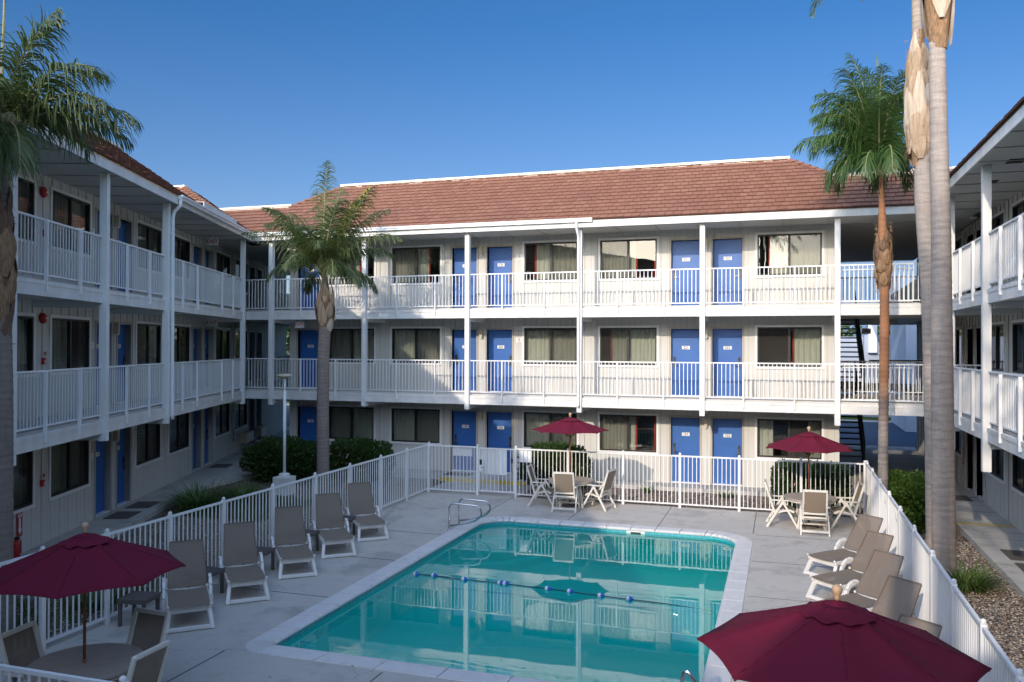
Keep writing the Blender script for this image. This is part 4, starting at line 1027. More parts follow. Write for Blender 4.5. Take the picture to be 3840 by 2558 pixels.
# ------------------------------------------------------------------ furniture
def make_lounger(recl=58):
    t = empty('sun_lounger'); W = .31       # local: +Y towards the head, origin at foot end
    def leg(y, w, h, m, splay=.05):
        b = MB()
        for s in (-1, 1): b.bar((s * (W - .03), y + .06, h), (s * (W + .02), y - splay, .0), .06, .065, m)
        b.bar((-W - .0, y - splay, .045), (W + .0, y - splay, .045), .045, .06, m); b.bar((-W + .03, y + .05, h - .03), (W - .03, y + .05, h - .03), .04, .10, m)
        return b
    leg(.08, W, .33, 'resinw', .10).build('leg', t, bevel=.008)
    for s in (-1, 1):
        b = MB(); b.bar((s * (W - .02), .98, .32), (s * (W + .01), .86, 0), .045, .06, 'resinw'); b.bar((s * (W - .02), .95, .3), (s * (W + .01), 1.16, 0), .045, .06, 'resinw'); b.build('leg', t, bevel=.008)
    b = MB()
    for s in (-1, 1): b.bar((s * (W - .01), .06, .33), (s * (W - .01), 1.9, .31), .045, .07, 'resinw')
    b.bar((-W, 1.88, .30), (W, 1.88, .30), .05, .06, 'resinw')
    for s in (-1, 1): b.bar((s * (W - .02), 1.84, .3), (s * (W), 1.80, 0), .045, .05, 'resinw')
    b.build('frame', t, bevel=.008)
    for s in (-1, 1):
        b = MB(); x = s * (W + .045); pr = [(.84, .10), (.86, .28), (.92, .42), (1.01, .51), (1.14, .53), (1.23, .47), (1.27, .34)]
        for i in range(len(pr) - 1): b.bar((x, *pr[i]), (x, *pr[i + 1]), .05, .07, 'resinw')
        b.build('armrest', t, bevel=.008)
    hy, hz = 1.06, .385
    def sheetm(b, f, w0, w1, n, m, sag=.02):
        vs = []
        for i in range(n + 1):
            u = i / n; c = f(u)
            for j in range(5):
                q = -1 + j / 2; vs.append((q * (w0 + (w1 - w0) * u), c[0], c[1] - sag * (1 - q * q)))
        fs = [(i * 5 + j, i * 5 + j + 1, i * 5 + j + 6, i * 5 + j + 5) for i in range(n) for j in range(4)]
        b.mesh(vs, fs, m)
    b = MB(); sheetm(b, lambda u: (.02 + (hy - .02) * u, .375 + .01 * sin(pi * u)), W - .005, W - .01, 6, 'sling'); b.build('seat', t, smooth=True)
    b = MB(); a = R(recl); L = .77
    f = lambda u: (hy + L * cos(a) * u, hz + L * sin(a) * u + .02 * sin(2 * pi * u))
    b2 = b; sheetm(b2, f, W - .02, W - .045, 8, 'slingd', 0); b2.build('backrest', t, smooth=True)
    b = MB()
    for s in (-1, 1): b.bar((s * (W - .015), hy, hz), (s * (W - .05), hy + L * cos(a), hz + L * sin(a)), .018, .022, 'slingd'); b.ball((s * (W - .0), hy, hz), .025, 'resinw', 8); b.ball((s * (W - .0), .04, .375), .022, 'resinw', 8); b.bar((s * .15, hy + L * cos(a) * .5 + .03, hz + L * sin(a) * .5), (s * .15, hy + .65, .31), .015, .025, 'resinw')
    b.bar((-W, hy, hz - .03), (W, hy, hz - .03), .03, .03, 'resinw'); b.bar((-W + .05, hy + L * cos(a), hz + L * sin(a)), (W - .05, hy + L * cos(a), hz + L * sin(a)), .02, .02, 'slingd'); b.build('back_frame', t)
    return t
L0 = make_lounger(63); lg = 'sling loungers in rows beside the pool'
ll = [('farthest lounger of the left row, nearest the pool gate', -8.80, 16.95), ('second lounger from the far end of the left row', -8.78, 15.40), ('middle lounger of the left row against the white fence', -8.75, 13.82), ('fourth lounger of the left row, two from the near maroon parasol', -8.72, 12.24), ('nearest lounger of the left row, half behind the maroon parasol', -8.70, 10.75)]
for i, (lb, x, y) in enumerate(ll):
    o = L0 if i == 0 else copy_tree(L0); o.location = (x + .07, y - .12, 0); o.rotation_euler = (0, 0, R(random.uniform(39, 43))); tag(o, 'taupe and white ' + lb, 'lounger', lg)
R0 = make_lounger(56)
rl = [('farthest lounger of the right row with its full seat in sun', .66, 16.82), ('second lounger of the right row with its seat in sun', .67, 15.22), ('third lounger of the right row, its foot hidden by the near parasol', .66, 13.68), ('fourth lounger of the right row, only its back showing above the parasol', .66, 12.1), ('nearest lounger of the right row, almost hidden behind the parasol', .68, 10.15)]
for i, (lb, x, y) in enumerate(rl):
    o = R0 if i == 0 else copy_tree(R0); o.location = (x, y, 0); o.rotation_euler = (0, 0, -R(random.uniform(37, 43))); tag(o, 'taupe and white ' + lb, 'lounger', lg)
def make_sidetable():
    t = empty('side_table'); b = MB(); m = 'brownp'
    for k in range(7): b.box(-.21, .21, -.205 + k * .06, -.205 + k * .06 + .048, .405, .425, m)
    b.box(-.215, .215, -.225, -.206, .36, .43, m); b.box(-.215, .215, .206, .225, .36, .43, m); b.box(-.235, -.216, -.225, .225, .36, .43, m); b.box(.216, .235, -.225, .225, .36, .43, m); b.build('table_top', t)
    for sx in (-1, 1):
        for sy in (-1, 1): b = MB(); b.box(sx * .2 - .025, sx * .2 + .025, sy * .19 - .02, sy * .19 + .02, 0, .404, m); b.build('leg', t)
    return t
S0 = make_sidetable()
for i, (lb, x, y, a) in enumerate([('left of the nearest left lounger', -9.63, 10.68, 10), ('between the two nearest left loungers', -9.62, 12.25, -5), ('between the third and fourth left loungers', -9.62, 13.80, 4), ('between the second and third left loungers from the gate', -9.62, 15.42, -4), ('beside the left lounger farthest from the camera', -9.6, 17.0, 6)]):
    o = S0 if i == 0 else copy_tree(S0); o.location = (x, y, 0); o.rotation_euler = (0, 0, R(a)); tag(o, 'low dark brown slatted side table ' + lb, 'side table', 'brown slatted side tables')
def make_table(r=.62):
    t = empty('patio_table'); b = MB()
    b.lathe([(r - .02, .695), (r, .70), (r, .725), (r - .008, .73)], (0, 0, 0), 'ttop', 40); b.build('table_top', t)
    b = MB(); b.lathe([(r - .05, .64), (r - .04, .694)], (0, 0, 0), 'resin', 24); b.build('apron', t)
    for k in range(4):
        a = pi / 4 + k * pi / 2; b = MB(); b.bar((.30 * cos(a), .30 * sin(a), .645), (.44 * cos(a), .44 * sin(a), 0), .05, .05, 'resin'); b.build('leg', t)
    b = MB()
    for k in range(2): a = pi / 4 + k * pi / 2; b.bar((-.33 * cos(a), -.33 * sin(a), .35 + k * .02), (.33 * cos(a), .33 * sin(a), .35 + k * .02), .03, .03, 'resin')
    b.build('cross_brace', t)
    return t
def make_parasol(pr, top, rim, nr=8, vent=.3, rot=0):
    """r, top z, rim z"""
    t = empty('parasol'); b = MB(); b.tube([(0, 0, 0), (0, 0, .78)], .021, 'wood', 10); b.tube([(0, 0, .78), (0, 0, top - .02)], .0165, 'wood', 10); b.build('pole', t, smooth=True)
    b = MB(); b.lathe([(.22, 0), (.22, .05), (.06, .09), (.03, .12), (.03, .3)], (0, 0, 0), 'brownp', 20); b.build('base', t)
    b = MB(); vs = []; n = nr * 6; rows = 8
    for i in range(rows + 1):
        u = i / rows
        for k in range(n):
            a = 2 * pi * k / n + rot; q = (k % 6) / 6; sc = 1 - .028 * sin(pi * q) * u   # edges scalloped in between the ribs
            poly = cos(pi / nr) / cos(((2 * pi * k / n) % (2 * pi / nr)) - pi / nr)
            r = (.10 + (pr - .10) * u) * poly * sc
            z = top - (top - rim) * (u ** .93) - .034 * sin(pi * q) * sin(pi * min(1, u)) ** .8 + .012 * sin(pi * q) * (u > .95)
            vs.append((r * cos(a), r * sin(a), z))
    fs = [(i * n + k, i * n + (k + 1) % n, (i + 1) * n + (k + 1) % n, (i + 1) * n + k) for i in range(rows) for k in range(n)]
    b.mesh(vs, fs, 'maroon')
    for k in range(nr):
        for i in range(rows): b.bar(Vector(vs[i * n + k * 6]) + Vector((0, 0, .003)), Vector(vs[(i + 1) * n + k * 6]) + Vector((0, 0, .003)), .014, .006, 'maroon')
    o = b.build('canopy', t, smooth=True); md = o.modifiers.new('thick', 'SOLIDIFY'); md.thickness = .004
    b = MB(); vs = []; n2 = nr * 6
    for i in range(5):
        u = i / 4
        for k in range(n2):
            a = 2 * pi * k / n2 + rot; q = (k % 6) / 6; r = (.02 + (vent - .02) * u) * (1 + .03 * sin(pi * q) * u)
            z = top + .034 - (top - rim) / (pr) * .97 * r - .012 * u * abs(sin(pi * q)) + .009 * sin(a * 11 + 1) * (u > .9)
            vs.append((r * cos(a), r * sin(a), z))
    b.mesh(vs, [(i * n2 + k, i * n2 + (k + 1) % n2, (i + 1) * n2 + (k + 1) % n2, (i + 1) * n2 + k) for i in range(4) for k in range(n2)], 'maroon'); b.build('vent', t, smooth=True)
    b = MB(); b.lathe([(.02, 0), (.024, .02), (.02, .03), (.036, .055), (.042, .08), (.034, .108), (.012, .12)], (0, 0, top + .03), 'woodl', 14); b.build('finial', t, smooth=True)
    for k in range(nr):
        a = 2 * pi * k / nr + rot; b = MB(); b.bar((.03 * cos(a), .03 * sin(a), top - .05), ((pr - .01) * cos(a), (pr - .01) * sin(a), rim - .012), .012, .018, 'wood'); b.bar((.02 * cos(a), .02 * sin(a), rim - .18), (pr * .5 * cos(a), pr * .5 * sin(a), (top + rim) / 2 - .03), .01, .014, 'wood'); b.build('rib', t)
    return t
def make_chair():
    t = empty('armchair'); W = .29; m = 'resin'        # faces +Y; origin on ground at seat centre
    b = MB(); 
    bx, bz = -.20, .44; tx, tz = -.40, 1.07
    for s in (-1, 1): b.bar((s * (W - .03), bx + .02, bz - .08), (s * (W - .035), tx, tz), .04, .05, m)
    b.bar((-W + .035, tx + .005, tz - .02), (W - .035, tx + .005, tz - .02), .035, .055, m); b.bar((-W + .03, bx - .04, bz + .06), (W - .03, bx - .04, bz + .06), .03, .05, m); b.bar((-W + .03, bx - .01, bz - .04), (W - .03, bx - .01, bz - .04), .03, .045, m)
    b.build('back_frame', t, bevel=.006)
    b = MB(); n = 6; vs = []
    for i in range(n + 1):
        u = i / n
        for j in range(5): q = -1 + j / 2; vs.append((q * (W - .06), bx - .04 + (tx - bx + .04) * u + .0 - .025 * (1 - q * q) * 1, bz + .08 + (tz - bz - .12) * u))
    b.mesh(vs, [(i * 5 + j, i * 5 + j + 1, i * 5 + j + 6, i * 5 + j + 5) for i in range(n) for j in range(4)], 'sling'); b.build('backrest', t, smooth=True)
    b = MB(); vs = []
    for i in range(n + 1):
        u = i / n
        for j in range(5): q = -1 + j / 2; vs.append((q * (W - .05), -.20 + .46 * u, .40 + .045 * sin(pi * (u * .9 + .1)) - .015 * (1 - q * q) + .01 * u))
    b.mesh(vs, [(i * 5 + j, i * 5 + j + 1, i * 5 + j + 6, i * 5 + j + 5) for i in range(n) for j in range(4)], 'sling'); b.build('seat', t, smooth=True)
    b = MB()
    for s in (-1, 1):
        pr = [(-.22, .37), (-.1, .36), (.05, .40), (.17, .42), (.27, .37)]
        for i in range(4): b.bar((s * (W - .035), *pr[i]), (s * (W - .035), *pr[i + 1]), .03, .05, m)
    b.bar((-W + .04, .27, .375), (W - .04, .27, .375), .03, .04, m); b.bar((-W + .04, -.1, .34), (W - .04, -.1, .34), .03, .035, m)
    b.build('seat_frame', t, bevel=.006)
    for s in (-1, 1):
        b = MB(); b.bar((s * W, .02, .64), (s * (W + .02), -.36, .0), .035, .055, m); b.build('leg', t, bevel=.006)
        b = MB(); b.bar((s * W, .0, .64), (s * (W + .01), .36, .0), .034, .05, m); b.build('leg', t, bevel=.006)
        b = MB(); b.box(s * W - .03, s * W + .03, -.28, .20, .642, .672, m); b.build('armrest', t, bevel=.008)
    b = MB(); b.bar((-W, -.30, .10), (W, -.30, .10), .035, .05, m); b.build('stretcher', t); b = MB(); b.bar((-W, .27, .16), (W, .27, .16), .03, .04, m); b.build('stretcher', t)
    return t
T0_ = make_table(); C0 = make_chair(); fc_ = [True, True]
def put_table(x, y, lb, rz=0):
    o = T0_ if fc_[0] else copy_tree(T0_); fc_[0] = False; o.location = (x, y, 0); o.rotation_euler = (0, 0, rz); tag(o, lb, 'table', 'round stone pattern patio tables')
def put_chair(x, y, face, lb):
    o = C0 if fc_[1] else copy_tree(C0); fc_[1] = False; o.location = (x, y, 0); o.rotation_euler = (0, 0, R(face)); tag(o, lb, 'armchair', 'high backed sling armchairs around the patio tables')
put_table(-5.5, 22.15, 'round patio table under the maroon parasol in front of the gate side bush', .3); put_table(.63, 21.5, 'round patio table under the far right maroon parasol', .1); put_table(-7.62, 7.62, 'round patio table in the bottom left corner under the near maroon parasol', .2); put_table(.4, 6.9, 'round patio table hidden under the near right maroon parasol')
put_chair(-6.27, 22.1, -90 + 4, 'sling armchair on the left side of the centre patio table'); put_chair(-5.48, 21.55, 4, 'sling armchair with its back to the camera at the centre patio table'); put_chair(-4.72, 22.12, 90 - 14, 'sling armchair on the right side of the centre patio table')
put_chair(-.02, 21.50, -90 + 2, 'sunlit sling armchair on the left side of the far right patio table'); put_chair(.70, 20.82, 2, 'sunlit sling armchair with its back to the camera at the far right patio table'); put_chair(1.42, 21.78, 90 + 8, 'sunlit sling armchair on the far right of the pool beside the fence')
put_chair(-8.10, 7.52, -90 + 6, 'sling armchair left of the near table in the bottom left corner'); put_chair(-7.50, 8.12, 176, 'sling armchair behind the near table in the bottom left corner'); put_chair(-6.93, 7.44, 90, 'sling armchair right of the near table with its back to the pool')
def put_parasol(x, y, r, top, rim, rot, lb, vent=.3):
    o = make_parasol(r, top, rim, rot=rot, vent=vent); o.location = (x, y, 0); tag(o, lb, 'parasol', 'maroon octagonal parasols')
put_parasol(-5.53, 22.17, 1.06, 2.40, 2.07, .2, 'maroon parasol above the centre patio table by the pool gate', .28)
put_parasol(.60, 21.47, 1.06, 2.29, 1.92, .35, 'maroon parasol above the far right patio table', .28)
put_parasol(-7.62, 7.60, 1.09, 2.19, 1.78, .55, 'maroon parasol in the bottom left corner with a patch of sun on it', .27)
put_parasol(.40, 6.90, 1.06, 2.40, 2.02, .02, 'large looking dark maroon parasol at the bottom right nearest the camera', .27)

# ------------------------------------------------------------------ street lamp
lx, ly = -13.9, 21.2
t = empty('lamp_post', (lx, ly, 0)); tag(t, 'slim white lamp post with a flat disc top beside the round bush', 'lamp post')
b = MB(); b.box(-.24, .24, -.24, .24, 0, .52, 'weather'); b.lathe([(.16, .52), (.16, .6), (.1, .62)], (0, 0, 0), 'weather'); b.build('plinth', t, bevel=.01)
b = MB(); b.tube([(0, 0, .6), (0, 0, 3.05)], .045, 'gut', 12); b.tube([(0, 0, 3.05), (0, 0, 3.15), (0, 0, 3.4)], [.042, .03, .036], 'gut', 12); b.build('pole', t, smooth=True)
b = MB(); b.lathe([(.05, 3.39), (.23, 3.46), (.235, 3.49), (.16, 3.525), (.04, 3.535)], (0, 0, 0), 'beigebox', 24); b.build('lamp_head', t, smooth=True)

# ------------------------------------------------------------------ palms
def frond(b, base, az, el, L, droop=1.0, m='frond', ll=.55, n=42, twist=0, rm='rachis', hang=1.0):
    """one pinnate frond; el in degrees above horizontal at the base"""
    d = Vector((cos(az) * cos(R(el)), sin(az) * cos(R(el)), sin(R(el)))); p = Vector(base); pts = [p.copy()]; K = 14; st = L / K
    side0 = Vector((-sin(az), cos(az), 0))
    dirs = [d.copy()]
    for i in range(K):
        g = droop * (.035 + .16 * (i / K) ** 1.3)
        d = (d + Vector((0, 0, -g)) + side0 * twist * .02).normalized(); p = p + d * st; pts.append(p.copy()); dirs.append(d.copy())
    b.tube(pts, [.026 - .0225 * i / K for i in range(K + 1)], rm, 5)
    for j in range(n):
        u = .16 + .84 * j / (n - 1); fi = u * K; i = min(K - 1, int(fi)); q = pts[i].lerp(pts[i + 1], fi - i); dd = dirs[min(K, i + 1)]
        sd = dd.cross(Vector((0, 0, 1)));
        if sd.length < .2: sd = side0.copy()
        sd.normalize(); upv = sd.cross(dd)
        ln = ll * (sin(pi * (u * .86 + .12)) ** .55) * random.uniform(.7, 1.15)
        for s in (-1, 1):
            a = random.uniform(-.5, .5) + (.35 if random.random() < .5 else -.1)
            v = (sd * s * .9 + dd * (.6 + .9 * u * u) + upv * (a * .75)).normalized()
            w0 = random.uniform(.008, .0145) * (1.15 - .35 * u); x = q.copy(); seg = 4; wv = dd.copy()
            rows = []
            for k in range(seg + 1):
                wd = w0 * (.8, 1.15, 1.0, .7, .1)[k]
                wv2 = (wv - v * wv.dot(v)); wv2 = wv2.normalized() if wv2.length > .05 else sd
                rows.append((x - wv2 * wd, x + wv2 * wd)); v = (v + Vector((random.uniform(-.12, .12), random.uniform(-.12, .12), -.26 * hang * (k + .6) * random.uniform(.4, 1.6)))).normalized(); x = x + v * (ln / seg)
            vs = [c for r_ in rows for c in r_]; b.mesh(vs, [(2 * k, 2 * k + 1, 2 * k + 3, 2 * k + 2) for k in range(seg)], m)
def palm(loc, label, trunk, crown, fronds, tm, boots=None, fm='frond', ll=.55, spear=None, n=42, fib=0, boot_m='boot', boot_l='bootl', saw=.012, sp=.12):
    t = empty('palm_tree', loc); tag(t, label, 'palm tree', 'tall feather palms in the courtyard')
    b = MB(); K = []
    for i in range(len(trunk) - 1):
        a, c = trunk[i], trunk[i + 1]; k = max(2, int((c[2] - a[2]) / (sp / 2)))
        for j in range(k):
            u = j / k; r_ = a[3] + (c[3] - a[3]) * u
            K.append((a[0] + (c[0] - a[0]) * u, a[1] + (c[1] - a[1]) * u, a[2] + (c[2] - a[2]) * u, r_ * (1 + random.uniform(-.012, .012) + (saw * random.uniform(.6, 1.4) if j % 2 else -saw))))
    K.append(trunk[-1]); b.tube([k[:3] for k in K], [k[3] for k in K], tm, 18); b.build('trunk', t, smooth=True)
    if boots:
        z0, z1, r0, cx, cy, cnt = boots; b = MB()
        nn = 12; b.tube([(cx, cy, z0 + (z1 - z0) * q / nn) for q in range(nn + 1)], [r0 * (.47 + .45 * sin(pi * min(1, (q / nn) * 1.1)) - .05 * (q / nn)) * (1 if q == 0 else random.uniform(.95, 1.05)) for q in range(nn + 1)], 'fibre', 14)
        for i in range(cnt):
            u = (i + .3) / cnt; a = i * 2.4; zb = z0 + (z1 - z0) * u * .75; rr = r0 * (.52 + .42 * sin(pi * min(1, .08 + u * .9))); h = min(1.4, (z1 - z0) * random.uniform(.3, .6)) * (1 if cnt < 20 else random.uniform(.45, .75))
            wd = random.uniform(.10, .16) * r0 / .25; ca, sa = cos(a), sin(a); rows = []
            for k in range(6):
                v = k / 5; ro = rr + .03 * sin(pi * v) * 1.3 + .012 * k - (.10 * v * v if u > .5 else .03 * v); w_ = wd * (.35, 1.0, 1.05, .8, .5, .3)[k]
                for q in (-1, -.4, .4, 1): th = a + q * w_ / max(.08, rr); rows.append((cx + (ro + .02 * (1 - q * q)) * cos(th), cy + (ro + .02 * (1 - q * q)) * sin(th), zb + h * v))
            b.mesh(rows, [(k * 4 + j, k * 4 + j + 1, k * 4 + j + 5, k * 4 + j + 4) for k in range(5) for j in range(3)], boot_m if i % 3 else boot_l)
        for i in range(fib):
            a = random.uniform(0, 2 * pi); z = random.uniform(z0, z1); ln = random.uniform(.05, .16); r_ = r0 * .9
            p0 = Vector((cx + r_ * cos(a), cy + r_ * sin(a), z)); p1 = p0 + Vector((cos(a) * ln * .6, sin(a) * ln * .6, -ln * random.uniform(-.2, 1)))
            b.mesh([p0, p0 + Vector((0, 0, .012)), p1], [(0, 1, 2)], 'deadfib')
        b.build('leaf_base', t)
    cx, cy, cz = crown
    for i, fr in enumerate(fronds):
        az, el, L = fr[:3]; dr = fr[3] if len(fr) > 3 else 1.0; m = fr[4] if len(fr) > 4 else fm
        b = MB(); h = max(0, (el - 20) / 90) * .1
        frond(b, (cx + cos(R(az)) * .05, cy + sin(R(az)) * .05, cz + h), R(az), el, L, dr, m, ll * random.uniform(.85, 1.1), n, random.uniform(-1, 1)); b.build('frond', t)
    if spear:
        b = MB(); b.tube([(cx, cy, cz), (cx + spear[0] * .5, cy, cz + spear[1] * .5), (cx + spear[0], cy, cz + spear[1])], [.03, .02, .004], 'rachis', 6)
        for k in range(26):
            z = cz + spear[1] * (.3 + .7 * k / 26); x = cx + spear[0] * (.3 + .7 * k / 26)
            b.mesh([(x - .01, cy, z), (x + .01, cy, z), (x + random.uniform(-.05, .05), cy + random.uniform(-.04, .04), z + .35)], [(0, 1, 2)], fm)
        b.build('spear_leaf', t)
    return t
def ring_fronds(n, els, Ls, a0=0, dr=1.0, fm=None):
    out = []
    for i in range(n):
        a = a0 + i * 137.5; e = els[i % len(els)]; out.append((a, e + random.uniform(-6, 6), Ls[i % len(Ls)] * random.uniform(.9, 1.08), dr * random.uniform(.85, 1.15)) + ((fm,) if fm else ()))
    return out
# centre-left palm: image left = mostly -x
px, py = -12.82, 21.55
fc = [(180, 38, 3.6, .85), (165, 50, 3.2, .9), (195, 58, 2.8, .9), (0, 58, 3.3, .75), (8, 44, 2.9, 1.2), (-20, 22, 1.8, 1.8), (-90, 82, 3.4, .75), (100, 72, 3.0, .8), (-60, 62, 2.8, 1.1), (-120, 58, 2.8, 1.1), (30, 58, 2.9, 1.0), (150, 60, 2.8, 1.0), (60, 40, 2.6, 1.2), (120, 40, 2.6, 1.2), (-100, 35, 2.2, 1.7), (-45, 30, 2.2, 1.8), (-140, 28, 1.9, 1.6), (35, 15, 1.8, 1.5), (140, 15, 1.8, 1.5), (-75, 50, 2.6, 1.3), (0, 66, 3.0, .6, 'frondy')]
fc = [(a_[0], min(86, a_[1] + 6), a_[2], a_[3] * .85, *a_[4:]) for a_ in fc] + ring_fronds(5, (78, 64, 50), (2.6, 2.3, 2.8), 15, 1.1)
palm((px, py, 0), 'drooping feather palm between the left bushes, in front of door 218', [(0, 0, -.05, .205), (0, 0, .6, .185), (-.02, 0, 2.5, .18), (.0, 0, 4.2, .175), (.05, 0, 5.0, .175), (.05, 0, 5.6, .15), (.03, 0, 6.45, .08)], (.03, 0, 6.45), [(f_[0], f_[1], f_[2] * .93, *f_[3:]) for f_ in fc], 'trunkc', boots=(4.75, 5.95, .255, .05, 0, 11), ll=.74, spear=(-.3, 2.4), n=72, fib=60, saw=.03)
fr2 = [((80 + (i * 61) % 200), random.uniform(70, 87) if i % 4 else 60, random.uniform(2.1, 2.9), random.uniform(1.1, 1.7), 'frondb') for i in range(24)] + [(60 + k * 37, 62, random.uniform(1.5, 1.9), 3.0, 'frondb') for k in range(9)] + [(175, 84, 3.0, 1.1, 'frondb'), (180, 76, 2.6, 1.7, 'frondb'), (0, 84, 2.6, 1.0, 'frondb'), (180, 70, 2.3, 2.2, 'frondb')]
palm((2.28, 22.0, 0), 'slim palm with a brown ringed trunk in front of the right breezeway', [(0, 0, -.05, .135), (.03, 0, .5, .12), (.03, 0, 2, .115), (.06, 0, 5, .108), (.05, 0, 6.2, .10), (.02, 0, 7.0, .11), (-.01, 0, 8.0, .065), (-.02, 0, 8.5, .05)], (-.02, 0, 8.5), fr2, 'trunkr', boots=(5.7, 7.4, .17, .03, 0, 20), fm='frondb', ll=.85, spear=(-.1, 2.9), n=66, fib=500, boot_m='fibre', boot_l='bootd', saw=.045, sp=.13)
big = ring_fronds(15, (75, 60, 45, 30, 15), (2.8, 3.0), 40, 1.3, 'frondb')
palm((2.86, 17.3, 0), 'thick smooth grey palm trunk, the right one of the crossing pair', [(.0, 0, -.05, .235), (0, 0, .35, .208), (-.02, 0, 2.5, .20), (-.05, 0, 6.5, .172), (-.10, 0, 9.0, .152), (-.12, 0, 10.1, .145)], (-.1, 0, 15.6), big, 'trunk', boots=(9.95, 15.4, .32, -.10, 0, 18), fm='frondb', ll=.7, boot_m='bootl')
palm((3.0, 19.75, 0), 'pale palm trunk with a shaggy brown neck, the left one of the crossing pair', [(.1, 0, -.05, .215), (.1, 0, .4, .19), (.08, 0, 2.5, .19), (.0, 0, 5.5, .18), (-.13, 0, 7.5, .18), (-.17, 0, 8.6, .155), (-.22, 0, 9.8, .12), (-.30, 0, 13.0, .09)], (-.32, 0, 13.1), ring_fronds(12, (70, 50, 30, 22), (2.4, 2.6), 100, 1.4, 'frondb') + [(185, 30, 2.0, 2.2, 'frondb'), (170, 15, 1.5, 2.2, 'frondb')], 'trunk', boots=(8.25, 11.2, .265, -.22, 0, 34), fm='frondb', ll=.7, fib=320)
fnear = [(-20, 25, 1.5, 2.8), (-50, 10, 1.5, 2.6), (20, 30, 2.45, .8), (8, 36, 2.3, .9), (0, 50, 2.4, 1.0), (45, 35, 2.3, 1.1), (-40, 40, 2.2, 1.2), (70, 60, 2.7, 1), (-75, 62, 2.7, 1), (100, 40, 2.4, 1.3), (140, 50, 2.6, 1.2), (180, 45, 2.6, 1.2), (-120, 45, 2.6, 1.2), (-60, 20, 2, 1.8), (30, 78, 2.4, .8), (-15, 76, 2.2, .9), (150, 15, 2.2, 1.6), (-150, 20, 2.2, 1.6)]
palm((-11.13, 9.46, 0), 'palm at the left edge of the picture with a shaggy trunk and green fronds', [(0, 0, -.05, .24), (0, 0, .5, .215), (0, 0, 3.6, .195), (0, 0, 5.0, .165), (0, 0, 6.4, .13), (0, 0, 7.5, .1)], (0, 0, 7.55), [(f_[0], f_[1], f_[2] * .84, *f_[3:]) for f_ in fnear], 'trunkc', boots=(4.3, 7.1, .185, 0, 0, 26), boot_m='fibre', boot_l='bootd', ll=.76, spear=(.1, 2.8), n=58, fib=80, fm='frond')

# ------------------------------------------------------------------ shrubs
def leafy(b, cx, cy, z0, rx, ry, h, cnt, m, ls=.07, boxy=2.2, zc=None):
    for _ in range(cnt):
        while 1:
            x, y, z = (random.uniform(-1, 1) for _ in range(3)); r = (abs(x) ** boxy + abs(y) ** boxy + abs(z) ** boxy) ** (1 / boxy)
            if .5 < r < 1 + .06 * sin(9 * x + 4 * y) + .05 * sin(7 * z + 5 * y): break
        p = Vector((cx + x * rx, cy + y * ry, z0 + h / 2 + z * h / 2)); nv = Vector((x, y, z + .3)).normalized()
        d = (nv + Vector([random.uniform(-.9, .9) for _ in range(3)])).normalized(); s = d.cross(Vector([random.uniform(-1, 1) for _ in range(3)])).normalized(); l = ls * random.uniform(.6, 1.25)
        b.mesh([p, p + d * l * .5 + s * l * .27, p + d * l, p + d * l * .5 - s * l * .27], [(0, 1, 2, 3)], m)
def bush(name, loc, rx, ry, h, cnt, label, m='bush', flowers=0, ls=.115, boxy=2.4, cat='bush', group='clipped bushes around the pool courtyard', flo=None):
    t = empty(name, loc); tag(t, label, cat, group); b = MB(); leafy(b, 0, 0, .02, rx, ry, h, int(cnt * 1.25), m, ls, boxy); leafy(b, 0, 0, .02, rx * .6, ry * .6, h * .8, cnt // 3, m, ls * 1.6, boxy); b.build('foliage', t)
    b = MB()
    for k in range(9):
        a = k * 2.4; b.tube([(.05 * cos(a), .05 * sin(a), 0), (rx * .35 * cos(a), ry * .35 * sin(a), h * .4), (rx * .7 * cos(a), ry * .7 * sin(a), h * .75)], [.02, .012, .005], 'trunkc', 5)
    b.build('stem', t)
    for k in range(flowers):
        a = random.uniform(pi, 2 * pi) if not flo else random.uniform(*flo); e = random.uniform(-.3, .8); r = 1.0
        p = Vector((rx * cos(a) * sqrt(1 - e * e * .8) * r, ry * sin(a) * sqrt(1 - e * e * .8) * r, h / 2 + e * h / 2)); b = MB()
        for q in range(7):
            d = Vector([random.uniform(-1, 1) for _ in range(3)]).normalized(); s = d.cross(Vector((0, 0, 1))).normalized()
            b.mesh([p, p + d * .025 + s * .02, p + d * .045, p + d * .025 - s * .02], [(0, 1, 2, 3)], 'petal')
        b.build('flower', t)
    return t
bush('bush', (-15.35, 23.35, 0), 1.25, .95, 1.32, 7500, 'large dark round bush left of the palm and behind the lamp post')
bush('bush', (-13.0, 23.9, 0), 1.25, .8, 1.32, 6500, 'dark bush with pale pink flowers right of the left palm', flowers=24)
bush('bush', (-6.55, 24.35, 0), 1.05, .75, 1.38, 7500, 'green bush with a few pink flowers behind the centre table', flowers=14)
bush('bush', (.72, 24.2, 0), .98, .62, 1.15, 6500, 'clipped box shaped bush behind the far right table', flowers=10, boxy=5)
bush('hedge', (3.05, 23.3, 0), .62, 1.9, 1.0, 8000, 'bright green low hedge beyond the right fence by the palm trunks', m='hedge', flowers=8, boxy=5, cat='hedge', flo=(pi * .8, pi * 1.3))
